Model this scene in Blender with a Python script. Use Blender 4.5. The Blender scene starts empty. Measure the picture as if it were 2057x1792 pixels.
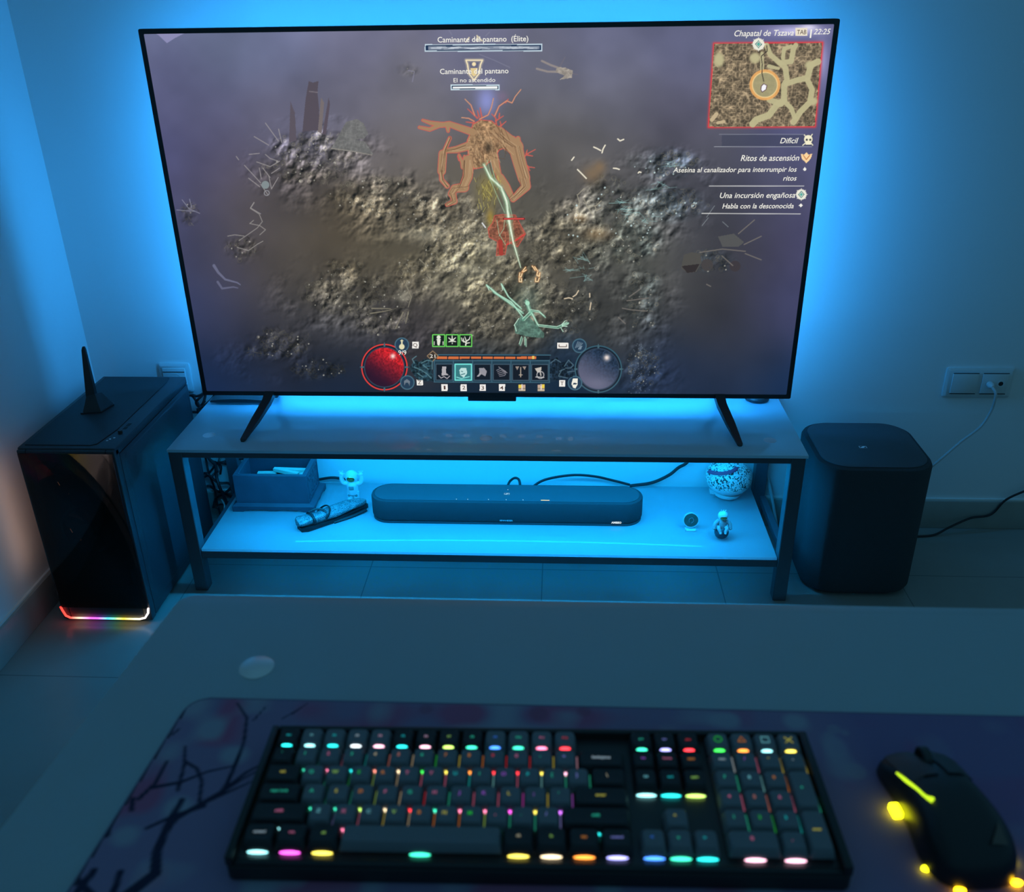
import bpy, bmesh, math, random
import numpy as np
from mathutils import Vector, Matrix
random.seed(7)
sc = bpy.context.scene
COL = sc.collection
PI = math.pi

def lin(c):
    return tuple((x/255/12.92 if x/255 <= .04045 else ((x/255+.055)/1.055)**2.4) for x in c)

# ------------------------------------------------------------------ camera
cam_d = bpy.data.cameras.new('camera'); cam = bpy.data.objects.new('camera', cam_d); COL.objects.link(cam)
F_PX, PITCH, YAW, ROLL = 1829.7, .4583, .0577, -.0163
fw = Vector((-math.sin(YAW)*math.cos(PITCH), math.cos(YAW)*math.cos(PITCH), -math.sin(PITCH)))
rt = Vector((math.cos(YAW), math.sin(YAW), 0)); up = rt.cross(fw)
rt2 = rt*math.cos(ROLL)+up*math.sin(ROLL); up2 = -rt*math.sin(ROLL)+up*math.cos(ROLL)
cam.matrix_world = Matrix.Translation((.1662, -2.0541, 1.3362)) @ Matrix((rt2, up2, -fw)).transposed().to_4x4()
cam_d.sensor_fit = 'HORIZONTAL'; cam_d.sensor_width = 36; cam_d.lens = F_PX/2057*36
cam_d.clip_start = .05
cam_d.dof.use_dof = True; cam_d.dof.focus_distance = 2.35; cam_d.dof.aperture_fstop = 7.2
sc.camera = cam
# ------------------------------------------------------------------ world, exposure
wd = bpy.data.worlds.new('night_room'); sc.world = wd; wd.use_nodes = True
wd.node_tree.nodes['Background'].inputs[0].default_value = (.034, .118, .180, 1)
wd.node_tree.nodes['Background'].inputs[1].default_value = 1.05
sc.view_settings.view_transform = 'Standard'; sc.view_settings.look = 'None'
sc.view_settings.exposure = 0; sc.view_settings.gamma = 1; sc.view_settings.use_curve_mapping = False
BACKLIGHT = 62.0        # radiance of the blue strips on the back of the television
UNDERLIGHT = 150.0       # radiance of the unseen strips added below the stand glass
LED_BLUE = (.025, .36, 1.0)

# ------------------------------------------------------------------ materials
def nt(m): return m.node_tree.nodes, m.node_tree.links
def mat(name, c, rough=.5, metal=0, emit=None, es=0, spec=.5, coat=0, vary=.06, vscale=40, bump=0, bscale=200, alpha=None):
    m = bpy.data.materials.new(name); m.use_nodes = True
    N, L = nt(m); b = N['Principled BSDF']
    b.inputs['Roughness'].default_value = rough; b.inputs['Metallic'].default_value = metal
    b.inputs['Specular IOR Level'].default_value = spec
    b.inputs['Coat Weight'].default_value = coat; b.inputs['Coat Roughness'].default_value = .03
    tc = N.new('ShaderNodeTexCoord'); nz = N.new('ShaderNodeTexNoise'); nz.inputs['Scale'].default_value = vscale
    nz.inputs['Detail'].default_value = 4
    L.new(tc.outputs['Object'], nz.inputs['Vector'])
    mx = N.new('ShaderNodeMix'); mx.data_type = 'RGBA'
    mx.inputs[6].default_value = (*[x*(1-vary) for x in c], 1); mx.inputs[7].default_value = (*[min(1, x*(1+vary)) for x in c], 1)
    L.new(nz.outputs['Fac'], mx.inputs[0]); L.new(mx.outputs[2], b.inputs['Base Color'])
    if bump:
        n2 = N.new('ShaderNodeTexNoise'); n2.inputs['Scale'].default_value = bscale; n2.inputs['Detail'].default_value = 3
        L.new(tc.outputs['Object'], n2.inputs['Vector'])
        bp = N.new('ShaderNodeBump'); bp.inputs['Strength'].default_value = bump; bp.inputs['Distance'].default_value = .002
        L.new(n2.outputs['Fac'], bp.inputs['Height']); L.new(bp.outputs[0], b.inputs['Normal'])
    if emit is not None:
        b.inputs['Emission Color'].default_value = (*emit, 1); b.inputs['Emission Strength'].default_value = es
    return m
def emis(name, c, s):
    m = bpy.data.materials.new(name); m.use_nodes = True; N, L = nt(m); N.clear()
    e = N.new('ShaderNodeEmission'); o = N.new('ShaderNodeOutputMaterial')
    e.inputs[0].default_value = (*c, 1); e.inputs[1].default_value = s; L.new(e.outputs[0], o.inputs[0]); return m
def clear(name, tint, refl=1.0):
    """thin clear pane: tinted see-through plus fresnel mirror"""
    m = bpy.data.materials.new(name); m.use_nodes = True; N, L = nt(m); N.clear()
    t = N.new('ShaderNodeBsdfTransparent'); t.inputs[0].default_value = (*tint, 1)
    g = N.new('ShaderNodeBsdfGlossy'); g.inputs['Roughness'].default_value = .04
    fr = N.new('ShaderNodeFresnel'); fr.inputs[0].default_value = 1.4
    mx = N.new('ShaderNodeMixShader'); o = N.new('ShaderNodeOutputMaterial')
    L.new(fr.outputs[0], mx.inputs[0]); L.new(t.outputs[0], mx.inputs[1]); L.new(g.outputs[0], mx.inputs[2]); L.new(mx.outputs[0], o.inputs[0])
    return m

M = {}
M['wall'] = mat('painted_wall', (.78, .78, .78), .85, vary=.02, vscale=3, bump=.12, bscale=60)
M['base'] = mat('beige_stone_skirting', (.34, .33, .30), .35, vary=.1, vscale=25)
M['grout'] = mat('pale_caulk', (.75, .75, .72), .6)
M['steel_black'] = mat('satin_black_steel', (.06, .07, .085), .38, vary=.1)
M['tvblack'] = mat('black_plastic', (.02, .022, .025), .35)
M['tvfoot'] = mat('dark_grey_plastic', (.03, .032, .036), .4)
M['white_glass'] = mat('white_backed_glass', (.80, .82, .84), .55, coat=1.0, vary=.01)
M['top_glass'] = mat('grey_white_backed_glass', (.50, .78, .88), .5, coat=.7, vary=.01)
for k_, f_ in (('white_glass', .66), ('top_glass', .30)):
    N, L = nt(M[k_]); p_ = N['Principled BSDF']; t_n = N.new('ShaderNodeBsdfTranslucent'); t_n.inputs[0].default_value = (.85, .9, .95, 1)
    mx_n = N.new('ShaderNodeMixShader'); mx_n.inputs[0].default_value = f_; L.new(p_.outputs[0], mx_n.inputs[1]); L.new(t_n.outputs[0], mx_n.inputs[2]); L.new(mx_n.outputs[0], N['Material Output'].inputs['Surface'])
M['disc'] = mat('pale_bonding_disc', (.75, .78, .8), .25, metal=.3)
M['fabric_dark'] = mat('charcoal_speaker_cloth', (.040, .044, .050), .9, bump=.6, bscale=900, vary=.2, vscale=900)
M['top_dark'] = mat('matt_charcoal_plastic', (.055, .058, .065), .5, vary=.05)
M['logo'] = mat('light_grey_print', (.7, .72, .74), .5)
M['pc'] = mat('black_case_steel', (.034, .036, .044), .42, vary=.1, vscale=80)
M['pctop'] = mat('black_case_top_mesh', (.03, .03, .034), .6, vary=.3, vscale=900)
M['pcglass'] = clear('smoked_case_glass', (.28, .26, .25))
M['pcside'] = clear('clear_case_glass', (.8, .78, .76))
M['white_plastic'] = mat('white_plastic', (.62, .63, .63), .4, vary=.03)
M['hole'] = mat('dark_socket_hole', (.02, .02, .02), .8)
M['cable'] = mat('black_cable_rubber', (.012, .012, .014), .5)
M['wcable'] = mat('grey_white_cable_rubber', (.5, .5, .5), .5)
M['wood'] = mat('dark_reddish_wood', (.062, .060, .085), .55, vary=.35, vscale=18, bump=.25, bscale=60)
M['pale'] = mat('pale_bare_wood', (.62, .58, .48), .6, vary=.12, vscale=60)
M['desk'] = mat('grey_desk_lacquer', (.35, .45, .50), .42, vary=.02, vscale=2)
M['deskleg'] = mat('grey_desk_leg', (.3, .3, .32), .4, metal=.5)
M['astro'] = mat('white_figurine_paint', (.72, .74, .74), .45, vary=.05)
M['gold'] = mat('gold_visor', (.55, .42, .16), .18, metal=.85, vary=.1)
M['fgrey'] = mat('grey_figurine_paint', (.25, .27, .28), .5)
M['moon'] = mat('dark_moon_paint', (.06, .07, .09), .55, vary=.6, vscale=120, bump=.4, bscale=150)
M['kcase'] = mat('black_keyboard_plastic', (.016, .018, .02), .45)
M['kplate'] = mat('keyboard_plate', (.035, .036, .04), .35)
M['kgrey'] = mat('grey_keycap', (.17, .18, .20), .55, vary=.04)
M['kblack'] = mat('black_keycap', (.018, .02, .024), .5)
M['mouse'] = mat('black_mouse_plastic', (.012, .013, .015), .38)
M['mousegrey'] = mat('grey_mouse_plastic', (.03, .033, .036), .5)
M['red'] = mat('red_ribbon_paint', (.5, .05, .12), .5)

# ------------------------------------------------------------------ object helpers
def tag(o, label=None, cat=None, group=None, kind=None):
    if label: o['label'] = label
    if cat: o['category'] = cat
    if group: o['group'] = group
    if kind: o['kind'] = kind
    return o
def thing(name, label, cat, loc=(0, 0, 0), rz=0, group=None):
    o = bpy.data.objects.new(name, None); COL.objects.link(o); o.location = loc; o.rotation_euler = (0, 0, rz)
    o.empty_display_size = .02
    return tag(o, label, cat, group)
def off(p):
    v = Vector((0, 0, 0))
    while p is not None:
        v += p.location; p = p.parent
    return v
def obj(name, bm, m, parent=None, world=True, smooth=True, loc=None):
    """link a bmesh as one object; geometry given in world coordinates unless world=False"""
    me = bpy.data.meshes.new(name)
    bmesh.ops.recalc_face_normals(bm, faces=bm.faces)
    o = bpy.data.objects.new(name, me); COL.objects.link(o)
    if parent is None and loc is None:
        zs = [v.co for v in bm.verts]
        loc = Vector(((min(v.x for v in zs)+max(v.x for v in zs))/2, (min(v.y for v in zs)+max(v.y for v in zs))/2, min(v.z for v in zs)))
    if parent is None: o.location = loc; sh = Vector(loc)
    else: o.parent = parent; sh = off(parent) if world else Vector((0, 0, 0))
    if sh.length: bmesh.ops.translate(bm, verts=bm.verts, vec=-sh)
    bm.to_mesh(me); bm.free()
    for x in (m if isinstance(m, (list, tuple)) else [m]): me.materials.append(x)
    if smooth:
        me.polygons.foreach_set('use_smooth', [True]*len(me.polygons))
        try: me.set_sharp_from_angle(angle=math.radians(35))
        except Exception: pass
    return o
def B(): return bmesh.new()
def box(bm, x0, x1, y0, y1, z0, z1, bev=0, seg=2, rot=None):
    r = bmesh.ops.create_cube(bm, size=1)
    vs = r['verts']
    for v in vs: v.co = Vector(((x0+x1)/2+v.co.x*(x1-x0), (y0+y1)/2+v.co.y*(y1-y0), (z0+z1)/2+v.co.z*(z1-z0)))
    if bev:
        es = list({e for v in vs for e in v.link_edges})
        r2 = bmesh.ops.bevel(bm, geom=es, offset=bev, segments=seg, affect='EDGES', profile=.5)
        vs = list({v for f in r2['faces'] for v in f.verts} | {v for v in vs if v.is_valid})
    if rot is not None:
        c = Vector(((x0+x1)/2, (y0+y1)/2, (z0+z1)/2))
        bmesh.ops.transform(bm, matrix=Matrix.Translation(c) @ rot @ Matrix.Translation(-c), verts=[v for v in vs if v.is_valid])
    return bm
def rrect(cx, cy, w, h, r, n=6):
    pts = []
    for (sx, sy, a0) in ((1, 1, 0), (-1, 1, 90), (-1, -1, 180), (1, -1, 270)):
        for i in range(n+1):
            a = math.radians(a0+90*i/n)
            pts.append((cx+sx*(w/2-r)+r*math.cos(a), cy+sy*(h/2-r)+r*math.sin(a)))
    return pts
def loft(bm, loops, cap=True):
    """loops: list of lists of 3D points of the same length"""
    rows = [[bm.verts.new(p) for p in lp] for lp in loops]
    n = len(rows[0])
    for a, b in zip(rows, rows[1:]):
        for i in range(n): bm.faces.new((a[i], a[(i+1) % n], b[(i+1) % n], b[i]))
    if cap:
        bm.faces.new(rows[0][::-1]); bm.faces.new(rows[-1])
    return bm
def prism(bm, pts, z0, z1, bev=0):
    """vertical prism over a plan outline, with small chamfers"""
    if bev:
        c = Vector((sum(p[0] for p in pts)/len(pts), sum(p[1] for p in pts)/len(pts)))
        xs = [p[0] for p in pts]; ys = [p[1] for p in pts]
        fx = 1-2*bev/(max(xs)-min(xs)); fy = 1-2*bev/(max(ys)-min(ys))
        ins = [(c.x+(p[0]-c.x)*fx, c.y+(p[1]-c.y)*fy) for p in pts]
        h = bev*.3; mi = [(a[0]*.3+b[0]*.7, a[1]*.3+b[1]*.7) for a, b in zip(ins, pts)]
        loops = [[(*p, z0) for p in ins], [(*p, z0+h) for p in mi], [(*p, z0+bev) for p in pts], [(*p, z1-bev) for p in pts],
                 [(*p, z1-h) for p in mi], [(*p, z1) for p in ins]]
    else: loops = [[(*p, z0) for p in pts], [(*p, z1) for p in pts]]
    return loft(bm, loops)
def catmull(pts, k=6):
    P = [Vector(p) for p in pts]; P = [P[0]*2-P[1]]+P+[P[-1]*2-P[-2]]; out = []
    for i in range(1, len(P)-2):
        for j in range(k):
            t = j/k
            out.append(.5*((2*P[i])+(-P[i-1]+P[i+1])*t+(2*P[i-1]-5*P[i]+4*P[i+1]-P[i+2])*t*t+(-P[i-1]+3*P[i]-3*P[i+1]+P[i+2])*t**3))
    out.append(P[-2]); return out
def tube(bm, pts, r, n=8, k=6, smooth=True, flat=1.0):
    P = catmull(pts, k) if smooth else [Vector(p) for p in pts]
    rs = r if isinstance(r, (list, tuple)) else None
    loops = []; nrm = None
    for i, p in enumerate(P):
        t = (P[min(i+1, len(P)-1)]-P[max(i-1, 0)]).normalized()
        if nrm is None: nrm = t.orthogonal().normalized()
        nrm = (nrm-t*nrm.dot(t)).normalized(); bn = t.cross(nrm)
        if rs:
            q = i/(len(P)-1)*(len(rs)-1); a = int(q); b = min(a+1, len(rs)-1); rr = rs[a]*(1-(q-a))+rs[b]*(q-a)
        else: rr = r
        loops.append([p+nrm*rr*math.cos(2*PI*j/n)+bn*rr*flat*math.sin(2*PI*j/n) for j in range(n)])
    return loft(bm, loops)
def lathe(bm, prof, c, n=32, axis='z', cap=True):
    """prof: (radius, height)"""
    loops = []
    for r, h in prof:
        lp = []
        for j in range(n):
            a = 2*PI*j/n; x, y = r*math.cos(a), r*math.sin(a)
            if axis == 'z': lp.append((c[0]+x, c[1]+y, c[2]+h))
            elif axis == 'y': lp.append((c[0]+x, c[1]+h, c[2]+y))
            else: lp.append((c[0]+h, c[1]+x, c[2]+y))
        loops.append(lp)
    return loft(bm, loops, cap)
def ring_lathe(bm, prof, c, n=32, axis='z'):
    return lathe(bm, list(prof)+[prof[0]], c, n, axis, cap=False)
def ball(bm, c, r, sx=1, sy=1, sz=1, u=20, v=12, rot=None):
    m = Matrix.Translation(c) @ (rot or Matrix.Identity(4)) @ Matrix.Diagonal((r*sx, r*sy, r*sz, 1))
    bmesh.ops.create_uvsphere(bm, u_segments=u, v_segments=v, radius=1, matrix=m); return bm
def textmesh(s, size, shear=0, align='LEFT', extrude=0, res=3, wt=0):
    cu = bpy.data.curves.new('tmp', 'FONT'); cu.body = s; cu.size = size; cu.shear = shear; cu.align_x = align
    cu.resolution_u = res; cu.extrude = extrude; cu.offset = wt
    o = bpy.data.objects.new('tmp', cu); COL.objects.link(o)
    dg = bpy.context.evaluated_depsgraph_get(); me = bpy.data.meshes.new_from_object(o.evaluated_get(dg))
    bpy.data.objects.remove(o); bpy.data.curves.remove(cu); return me
def add_text(bm, s, size, M4, **k):
    me = textmesh(s, size, **k); n0 = len(bm.verts); bm.from_mesh(me); bpy.data.meshes.remove(me); bm.verts.ensure_lookup_table()
    vs = bm.verts[n0:]; bmesh.ops.transform(bm, matrix=M4, verts=vs); return bm
def poly(bm, pts): bm.faces.new([bm.verts.new(p) for p in pts])

# ------------------------------------------------------------------ the room
WY = .1735; LX = -1.088
def plane_obj(name, pts, m, label=None):
    bm = B(); poly(bm, pts); o = obj(name, bm, m, smooth=False); o['kind'] = 'structure'; return o
def struct_box(name, args, m, bev=0):
    bm = B(); box(bm, *args, bev=bev); o = obj(name, bm, m, smooth=bool(bev)); o['kind'] = 'structure'; return o
# floor of large glossy tiles
fm = bpy.data.materials.new('floor_tiles'); fm.use_nodes = True; N, L = nt(fm); b = N['Principled BSDF']
tc = N.new('ShaderNodeTexCoord'); mp = N.new('ShaderNodeMapping'); mp.inputs['Location'].default_value = (.13, .21, 0); L.new(tc.outputs['Object'], mp.inputs[0])
br = N.new('ShaderNodeTexBrick'); br.offset = 0; br.inputs['Scale'].default_value = 1; br.inputs['Brick Width'].default_value = .45; br.inputs['Row Height'].default_value = .45
br.inputs['Mortar Size'].default_value = .0015; br.inputs['Mortar Smooth'].default_value = .1
br.inputs['Color1'].default_value = (.34, .325, .30, 1); br.inputs['Color2'].default_value = (.36, .34, .315, 1); br.inputs['Mortar'].default_value = (.2, .19, .18, 1)
nz = N.new('ShaderNodeTexNoise'); nz.inputs['Scale'].default_value = 5; nz.inputs['Detail'].default_value = 6
mx = N.new('ShaderNodeMix'); mx.data_type = 'RGBA'; mx.blend_type = 'MULTIPLY'; mx.inputs[0].default_value = .25
L.new(mp.outputs[0], br.inputs['Vector']); L.new(tc.outputs['Object'], nz.inputs['Vector']); L.new(br.outputs[0], mx.inputs[6]); L.new(nz.outputs[0], mx.inputs[7])
L.new(mx.outputs[2], b.inputs['Base Color']); b.inputs['Roughness'].default_value = .3; b.inputs['Specular IOR Level'].default_value = .4
struct_box('floor', (LX-.1, 2.6, -3.6, WY+.1, -.08, 0), fm)
struct_box('wall_back', (LX-.1, 2.6, WY, WY+.1, 0, 2.5), M['wall'])
struct_box('wall_left', (LX-.1, LX, -3.6, WY, 0, 2.5), M['wall'])
struct_box('baseboard_back', (LX+.012, 2.6, WY-.012, WY, 0, .085), M['base'], bev=.002)
struct_box('baseboard_left', (LX, LX+.012, -3.6, WY, 0, .085), M['base'], bev=.002)
struct_box('trim_1', (LX+.012, 2.6, WY-.006, WY, .085, .0895), M['grout'])
struct_box('trim_2', (LX, LX+.006, -3.6, WY-.006, .085, .0895), M['grout'])
# ------------------------------------------------------------------ television
TZ0, TZ1, TX = .455, 1.287, .723
tv = thing('television', 'large flat television showing a dark swamp action game, glowing blue behind', 'television', (0, 0, TZ0))
bm = B()
pts_o = rrect(0, (TZ0+TZ1)/2, 2*TX, TZ1-TZ0, .004, 3); SX0, SX1, SZ0, SZ1 = -.7125, .7125, .4655, 1.277
pts_i = rrect(0, (SZ0+SZ1)/2, SX1-SX0, SZ1-SZ0, .002, 3)
loft(bm, [[(p[0], .004, p[1]) for p in pts_i], [(p[0], 0, p[1]) for p in pts_i], [(p[0], 0, p[1]) for p in pts_o], [(p[0], .022, p[1]) for p in pts_o],
          [(p[0]*.985, .028, (p[1]-.871)*.98+.871) for p in pts_o]])
obj('bezel', bm, M['tvblack'], tv)
bm = B(); box(bm, -.62, .62, .026, .058, .475, 1.05, bev=.008); obj('rear_housing', bm, M['tvblack'], tv)
bm = B(); box(bm, -.0595, .0595, -.001, .02, .4435, TZ0+.001, bev=.002); obj('sensor_tab', bm, M['tvblack'], tv)
for s in (-1, 1):
    bm = B()
    for (y1, ztip, xt) in ((-.149, .3995, .582), (.130, .3995, .578)):
        sg = -1 if y1 < 0 else 1; ys = .006 if y1 < 0 else .030
        lo = []
        for (x, y, z, w, h) in ((.553, ys, .462, .012, .016), (.556, ys+sg*.03, .448, .011, .013), (.570, y1*.55, .424, .010, .010), (xt, y1, .4045, .006, .005), (xt, y1+sg*.004, .402, .003, .002)):
            lo.append([(s*(x-w), y, z-h*.6), (s*(x+w), y, z-h*.6), (s*(x+w), y, z+h*.4), (s*(x-w), y, z+h*.4)])
        loft(bm, lo)
    obj('foot', bm, M['tvfoot'], tv, smooth=False)
# blue strips stuck round the back of the set, turned outwards
led = emis('blue_led_glow', LED_BLUE, BACKLIGHT)
bd = bpy.data.materials['blue_led_glow']
def strip(bm, a, b_, n, w=.012):
    a, b_, n = Vector(a), Vector(b_), Vector(n).normalized(); t = (b_-a).normalized(); s_ = t.cross(n)*w/2
    poly(bm, [a+s_, b_+s_, b_-s_, a-s_])
for a, b_, n in (((-.66, .032, 1.235), (.66, .032, 1.235), (0, .75, 1)), ((-.675, .034, .52), (-.675, .034, 1.22), (-1, .75, 0)),
                 ((.675, .034, .52), (.675, .034, 1.22), (1, .75, 0)), ((-.66, .066, .492), (.66, .066, .492), (0, .8, -1))):
    bm = B(); strip(bm, a, b_, n); obj('light_strip', bm, led, tv, smooth=False)
    bm = B(); A_, B_, N_ = Vector(a), Vector(b_), Vector(n).normalized()
    tube(bm, [A_-N_*.0085, B_-N_*.0085], .008, n=6, smooth=False); obj('strip_channel', bm, M['tvblack'], tv)

# ---- the picture on the screen, painted on a fine grid of the panel ----
GW, GH = 1280, 720
Hm = np.array([[0.0010387595168302756, -2.752619218463526e-05, -1.0044183699831943], [1.8862636694633597e-05, -0.0012271777320988038, 1.3454839879862064], [2.5449460953641454e-05, -0.00022320439585424143, 1]])
Hi = np.linalg.inv(Hm)
gx = np.linspace(SX0, SX1, GW); gz = np.linspace(SZ0, SZ1, GH); XX, ZZ = np.meshgrid(gx, gz)
den = Hi[2, 0]*XX+Hi[2, 1]*ZZ+Hi[2, 2]
PU = (Hi[0, 0]*XX+Hi[0, 1]*ZZ+Hi[0, 2])/den; PV = (Hi[1, 0]*XX+Hi[1, 1]*ZZ+Hi[1, 2])/den
def S(u, v):
    d = Hm[2, 0]*u+Hm[2, 1]*v+1; return ((Hm[0, 0]*u+Hm[0, 1]*v+Hm[0, 2])/d, (Hm[1, 0]*u+Hm[1, 1]*v+Hm[1, 2])/d)
rng = np.random.default_rng(5)
ctrl = [(300, 70, 104, 110, 142), (330, 160, 96, 98, 136), (350, 330, 80, 82, 124), (375, 480, 70, 74, 114), (395, 620, 52, 62, 104), (415, 770, 22, 46, 90),  # base colours, with glare and blue reflection painted in toward the edges
        (440, 100, 100, 108, 136), (420, 220, 92, 92, 122), (430, 350, 84, 78, 96), (450, 460, 78, 72, 78), (460, 570, 66, 62, 72), (470, 680, 44, 44, 58), (500, 770, 26, 40, 68),
        (560, 100, 110, 116, 148), (560, 230, 98, 96, 116), (540, 420, 84, 78, 78), (570, 520, 78, 72, 66), (580, 640, 64, 62, 62), (590, 710, 42, 42, 54), (640, 775, 26, 38, 60),
        (700, 90, 116, 116, 142), (700, 200, 106, 104, 120), (800, 300, 104, 98, 98), (680, 490, 76, 68, 56), (780, 500, 84, 78, 64), (690, 620, 78, 76, 72), (760, 690, 52, 50, 56), (740, 785, 24, 36, 58),
        (950, 90, 112, 112, 138), (830, 190, 108, 106, 116), (1120, 160, 102, 102, 116), (1120, 270, 98, 96, 98), (1130, 350, 94, 90, 86), (860, 400, 96, 90, 80), (950, 560, 112, 108, 92), (1080, 440, 92, 88, 78),
        (1000, 650, 72, 68, 60), (850, 690, 60, 56, 56), (950, 785, 22, 38, 58), (1200, 90, 100, 102, 128), (1380, 110, 96, 98, 126), (1250, 200, 98, 98, 112), (1250, 330, 90, 88, 90), (1370, 230, 88, 86, 104),
        (1300, 480, 84, 84, 78), (1250, 640, 66, 66, 64), (1330, 750, 34, 44, 66), (1420, 560, 68, 68, 68), (1450, 650, 58, 58, 64), (1420, 470, 68, 68, 76), (1560, 600, 60, 60, 86), (1580, 770, 22, 46, 84), (1500, 520, 66, 64, 76),
        (1450, 770, 30, 44, 70), (1640, 300, 82, 82, 118), (1660, 100, 104, 104, 146), (1610, 480, 74, 72, 106), (1590, 620, 62, 66, 104), (1400, 350, 80, 80, 90), (1540, 380, 72, 72, 92), (1150, 785, 24, 40, 60), (1500, 700, 48, 52, 68)]
acc = np.zeros((GH, GW, 3)); ws = np.zeros((GH, GW))
for (u, v, r_, g_, b_) in ctrl:
    w = np.exp(-((PU-u)**2+(PV-v)**2)/(2*58**2))+1e-9; ws += w; acc += w[..., None]*np.array((r_, g_, b_))
IMG = acc/ws[..., None]
def vnoise(scale, seed):
    r = np.random.default_rng(seed); gw = int(1500/scale)+3; gh = int(900/scale)+3; G = r.random((gh, gw))
    x = (PU-250)/scale; y = (PV-20)/scale; x = np.clip(x, 0, gw-2.001); y = np.clip(y, 0, gh-2.001)
    xi = x.astype(int); yi = y.astype(int); fx = x-xi; fy = y-yi; fx = fx*fx*(3-2*fx); fy = fy*fy*(3-2*fy)
    return (G[yi, xi]*(1-fx)+G[yi, xi+1]*fx)*(1-fy)+(G[yi+1, xi]*(1-fx)+G[yi+1, xi+1]*fx)*fy
fog = vnoise(120, 1)*.6+vnoise(50, 2)*.3+vnoise(20, 3)*.1
IMG *= (1+(fog-.5)*.30)[..., None]
# muddy banks and undergrowth
mask = np.zeros((GH, GW))
for (u, v, a, b_, s) in ((640, 300, 120, 45, .9), (610, 340, 110, 40, .8), (760, 395, 120, 50, 1), (890, 440, 130, 60, 1), (700, 590, 130, 50, .8), (770, 640, 80, 50, .7), (690, 545, 70, 30, .8), (1000, 560, 130, 90, 1), (930, 500, 120, 70, 1),
                         (1080, 620, 170, 80, .7), (1150, 480, 120, 90, .9), (1220, 400, 60, 60, 1), (1330, 330, 90, 40, .8), (1320, 410, 120, 45, 1), (1270, 480, 70, 70, .9), (1290, 600, 50, 90, .55),
                         (490, 500, 50, 35, .6), (560, 690, 90, 45, .6), (640, 740, 80, 30, .5), (1290, 740, 50, 60, .45), (830, 560, 60, 60, .7), (1430, 525, 65, 30, .5), (380, 430, 25, 30, .6), (960, 660, 110, 30, .6), (1500, 130, 60, 20, .3), (820, 140, 30, 20, .3)):
    mask = np.maximum(mask, s*np.clip(1.6-1.6*np.sqrt(((PU-u)/a)**2+((PV-v)/b_)**2), 0, 1))
edge = vnoise(18, 11)*.6+vnoise(8, 12)*.4
mask = np.clip(mask*1.5*edge*1.7-.05, 0, 1)
rid = 1-np.abs(2*vnoise(7, 21)-1); rid2 = 1-np.abs(2*vnoise(4, 22)-1); rid3 = 1-np.abs(2*vnoise(14, 25)-1)
tex = (rid**4)*.40+(rid2**3)*.35+(rid3**5)*.25
dark = vnoise(10, 23)*.5+vnoise(26, 24)*.5
lum = IMG.mean(axis=2, keepdims=True)
warm = np.array((1.02, 1.0, .93)); cool = np.array((.93, 1.03, 1.06))
tint = warm*(1-np.clip((PU-1150)/200, 0, 1))[..., None]+cool*np.clip((PU-1150)/200, 0, 1)[..., None]
near = np.exp(-(((PU-980)/330)**2+((PV-480)/190)**2))[..., None]
def emboss(sc_, sd_):
    e = .0; n0 = vnoise(sc_, sd_)
    gy_, gx_ = np.gradient(n0); return (gx_+gy_*-1.0)*sc_*1.15
emb = emboss(15, 61)*.9+emboss(8, 62)*.85+emboss(4.5, 63)*.55
big = vnoise(30, 51)*.6+vnoise(70, 52)*.4
wide = np.zeros((GH, GW))
for (u, v, a, b_, q_) in ((640, 330, 170, 110, .9), (800, 420, 170, 90, 1), (700, 600, 190, 110, .9), (1000, 560, 230, 150, 1), (1230, 460, 220, 150, 1), (1280, 620, 110, 140, .8), (560, 720, 150, 60, .6), (1330, 360, 130, 80, .9), (1300, 760, 90, 60, .5), (950, 690, 300, 60, .7)):
    wide = np.maximum(wide, q_*np.clip(1.5-1.5*np.sqrt(((PU-u)/a)**2+((PV-v)/b_)**2), 0, 1))
wide = np.clip(wide*1.3, 0, 1)*np.clip((big-.36)*5+.25, .12, 1)
IMG = IMG*(1+(emb*.24*wide)[..., None])*(1+(wide*(big-.45)*.55)[..., None])
ter = (IMG*.80+lum*.12)*(1+(emb*.24)[..., None])*(.72+.62*big)[..., None]*tint+(tex*np.clip(big*1.6-.35, 0, 1))[..., None]*(36+52*near)*tint
IMG = IMG*(1-mask[..., None])+ter*mask[..., None]
IMG = np.clip(IMG, 8, 235)
def sl(u0, u1, v0, v1):
    x0, z1 = S(min(u0, u1), v0); x1, _ = S(max(u0, u1), v0); xa, z0 = S(u0, v1); xb, _ = S(u1, v1); _, z1b = S(u1, v0); _, z0b = S(u1, v1)
    c0 = int(np.clip((min(x0, xa)-SX0)/(SX1-SX0)*(GW-1)-1, 0, GW-2)); c1 = int(np.clip((max(x1, xb)-SX0)/(SX1-SX0)*(GW-1)+2, c0+1, GW))
    r0 = int(np.clip((min(z0, z0b)-SZ0)/(SZ1-SZ0)*(GH-1)-1, 0, GH-2)); r1 = int(np.clip((max(z1, z1b)-SZ0)/(SZ1-SZ0)*(GH-1)+2, r0+1, GH))
    return slice(r0, r1), slice(c0, c1)
def put(s_, m, col):
    IMG[s_] = IMG[s_]*(1-m[..., None])+np.array(col, float)*m[..., None]
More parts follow.
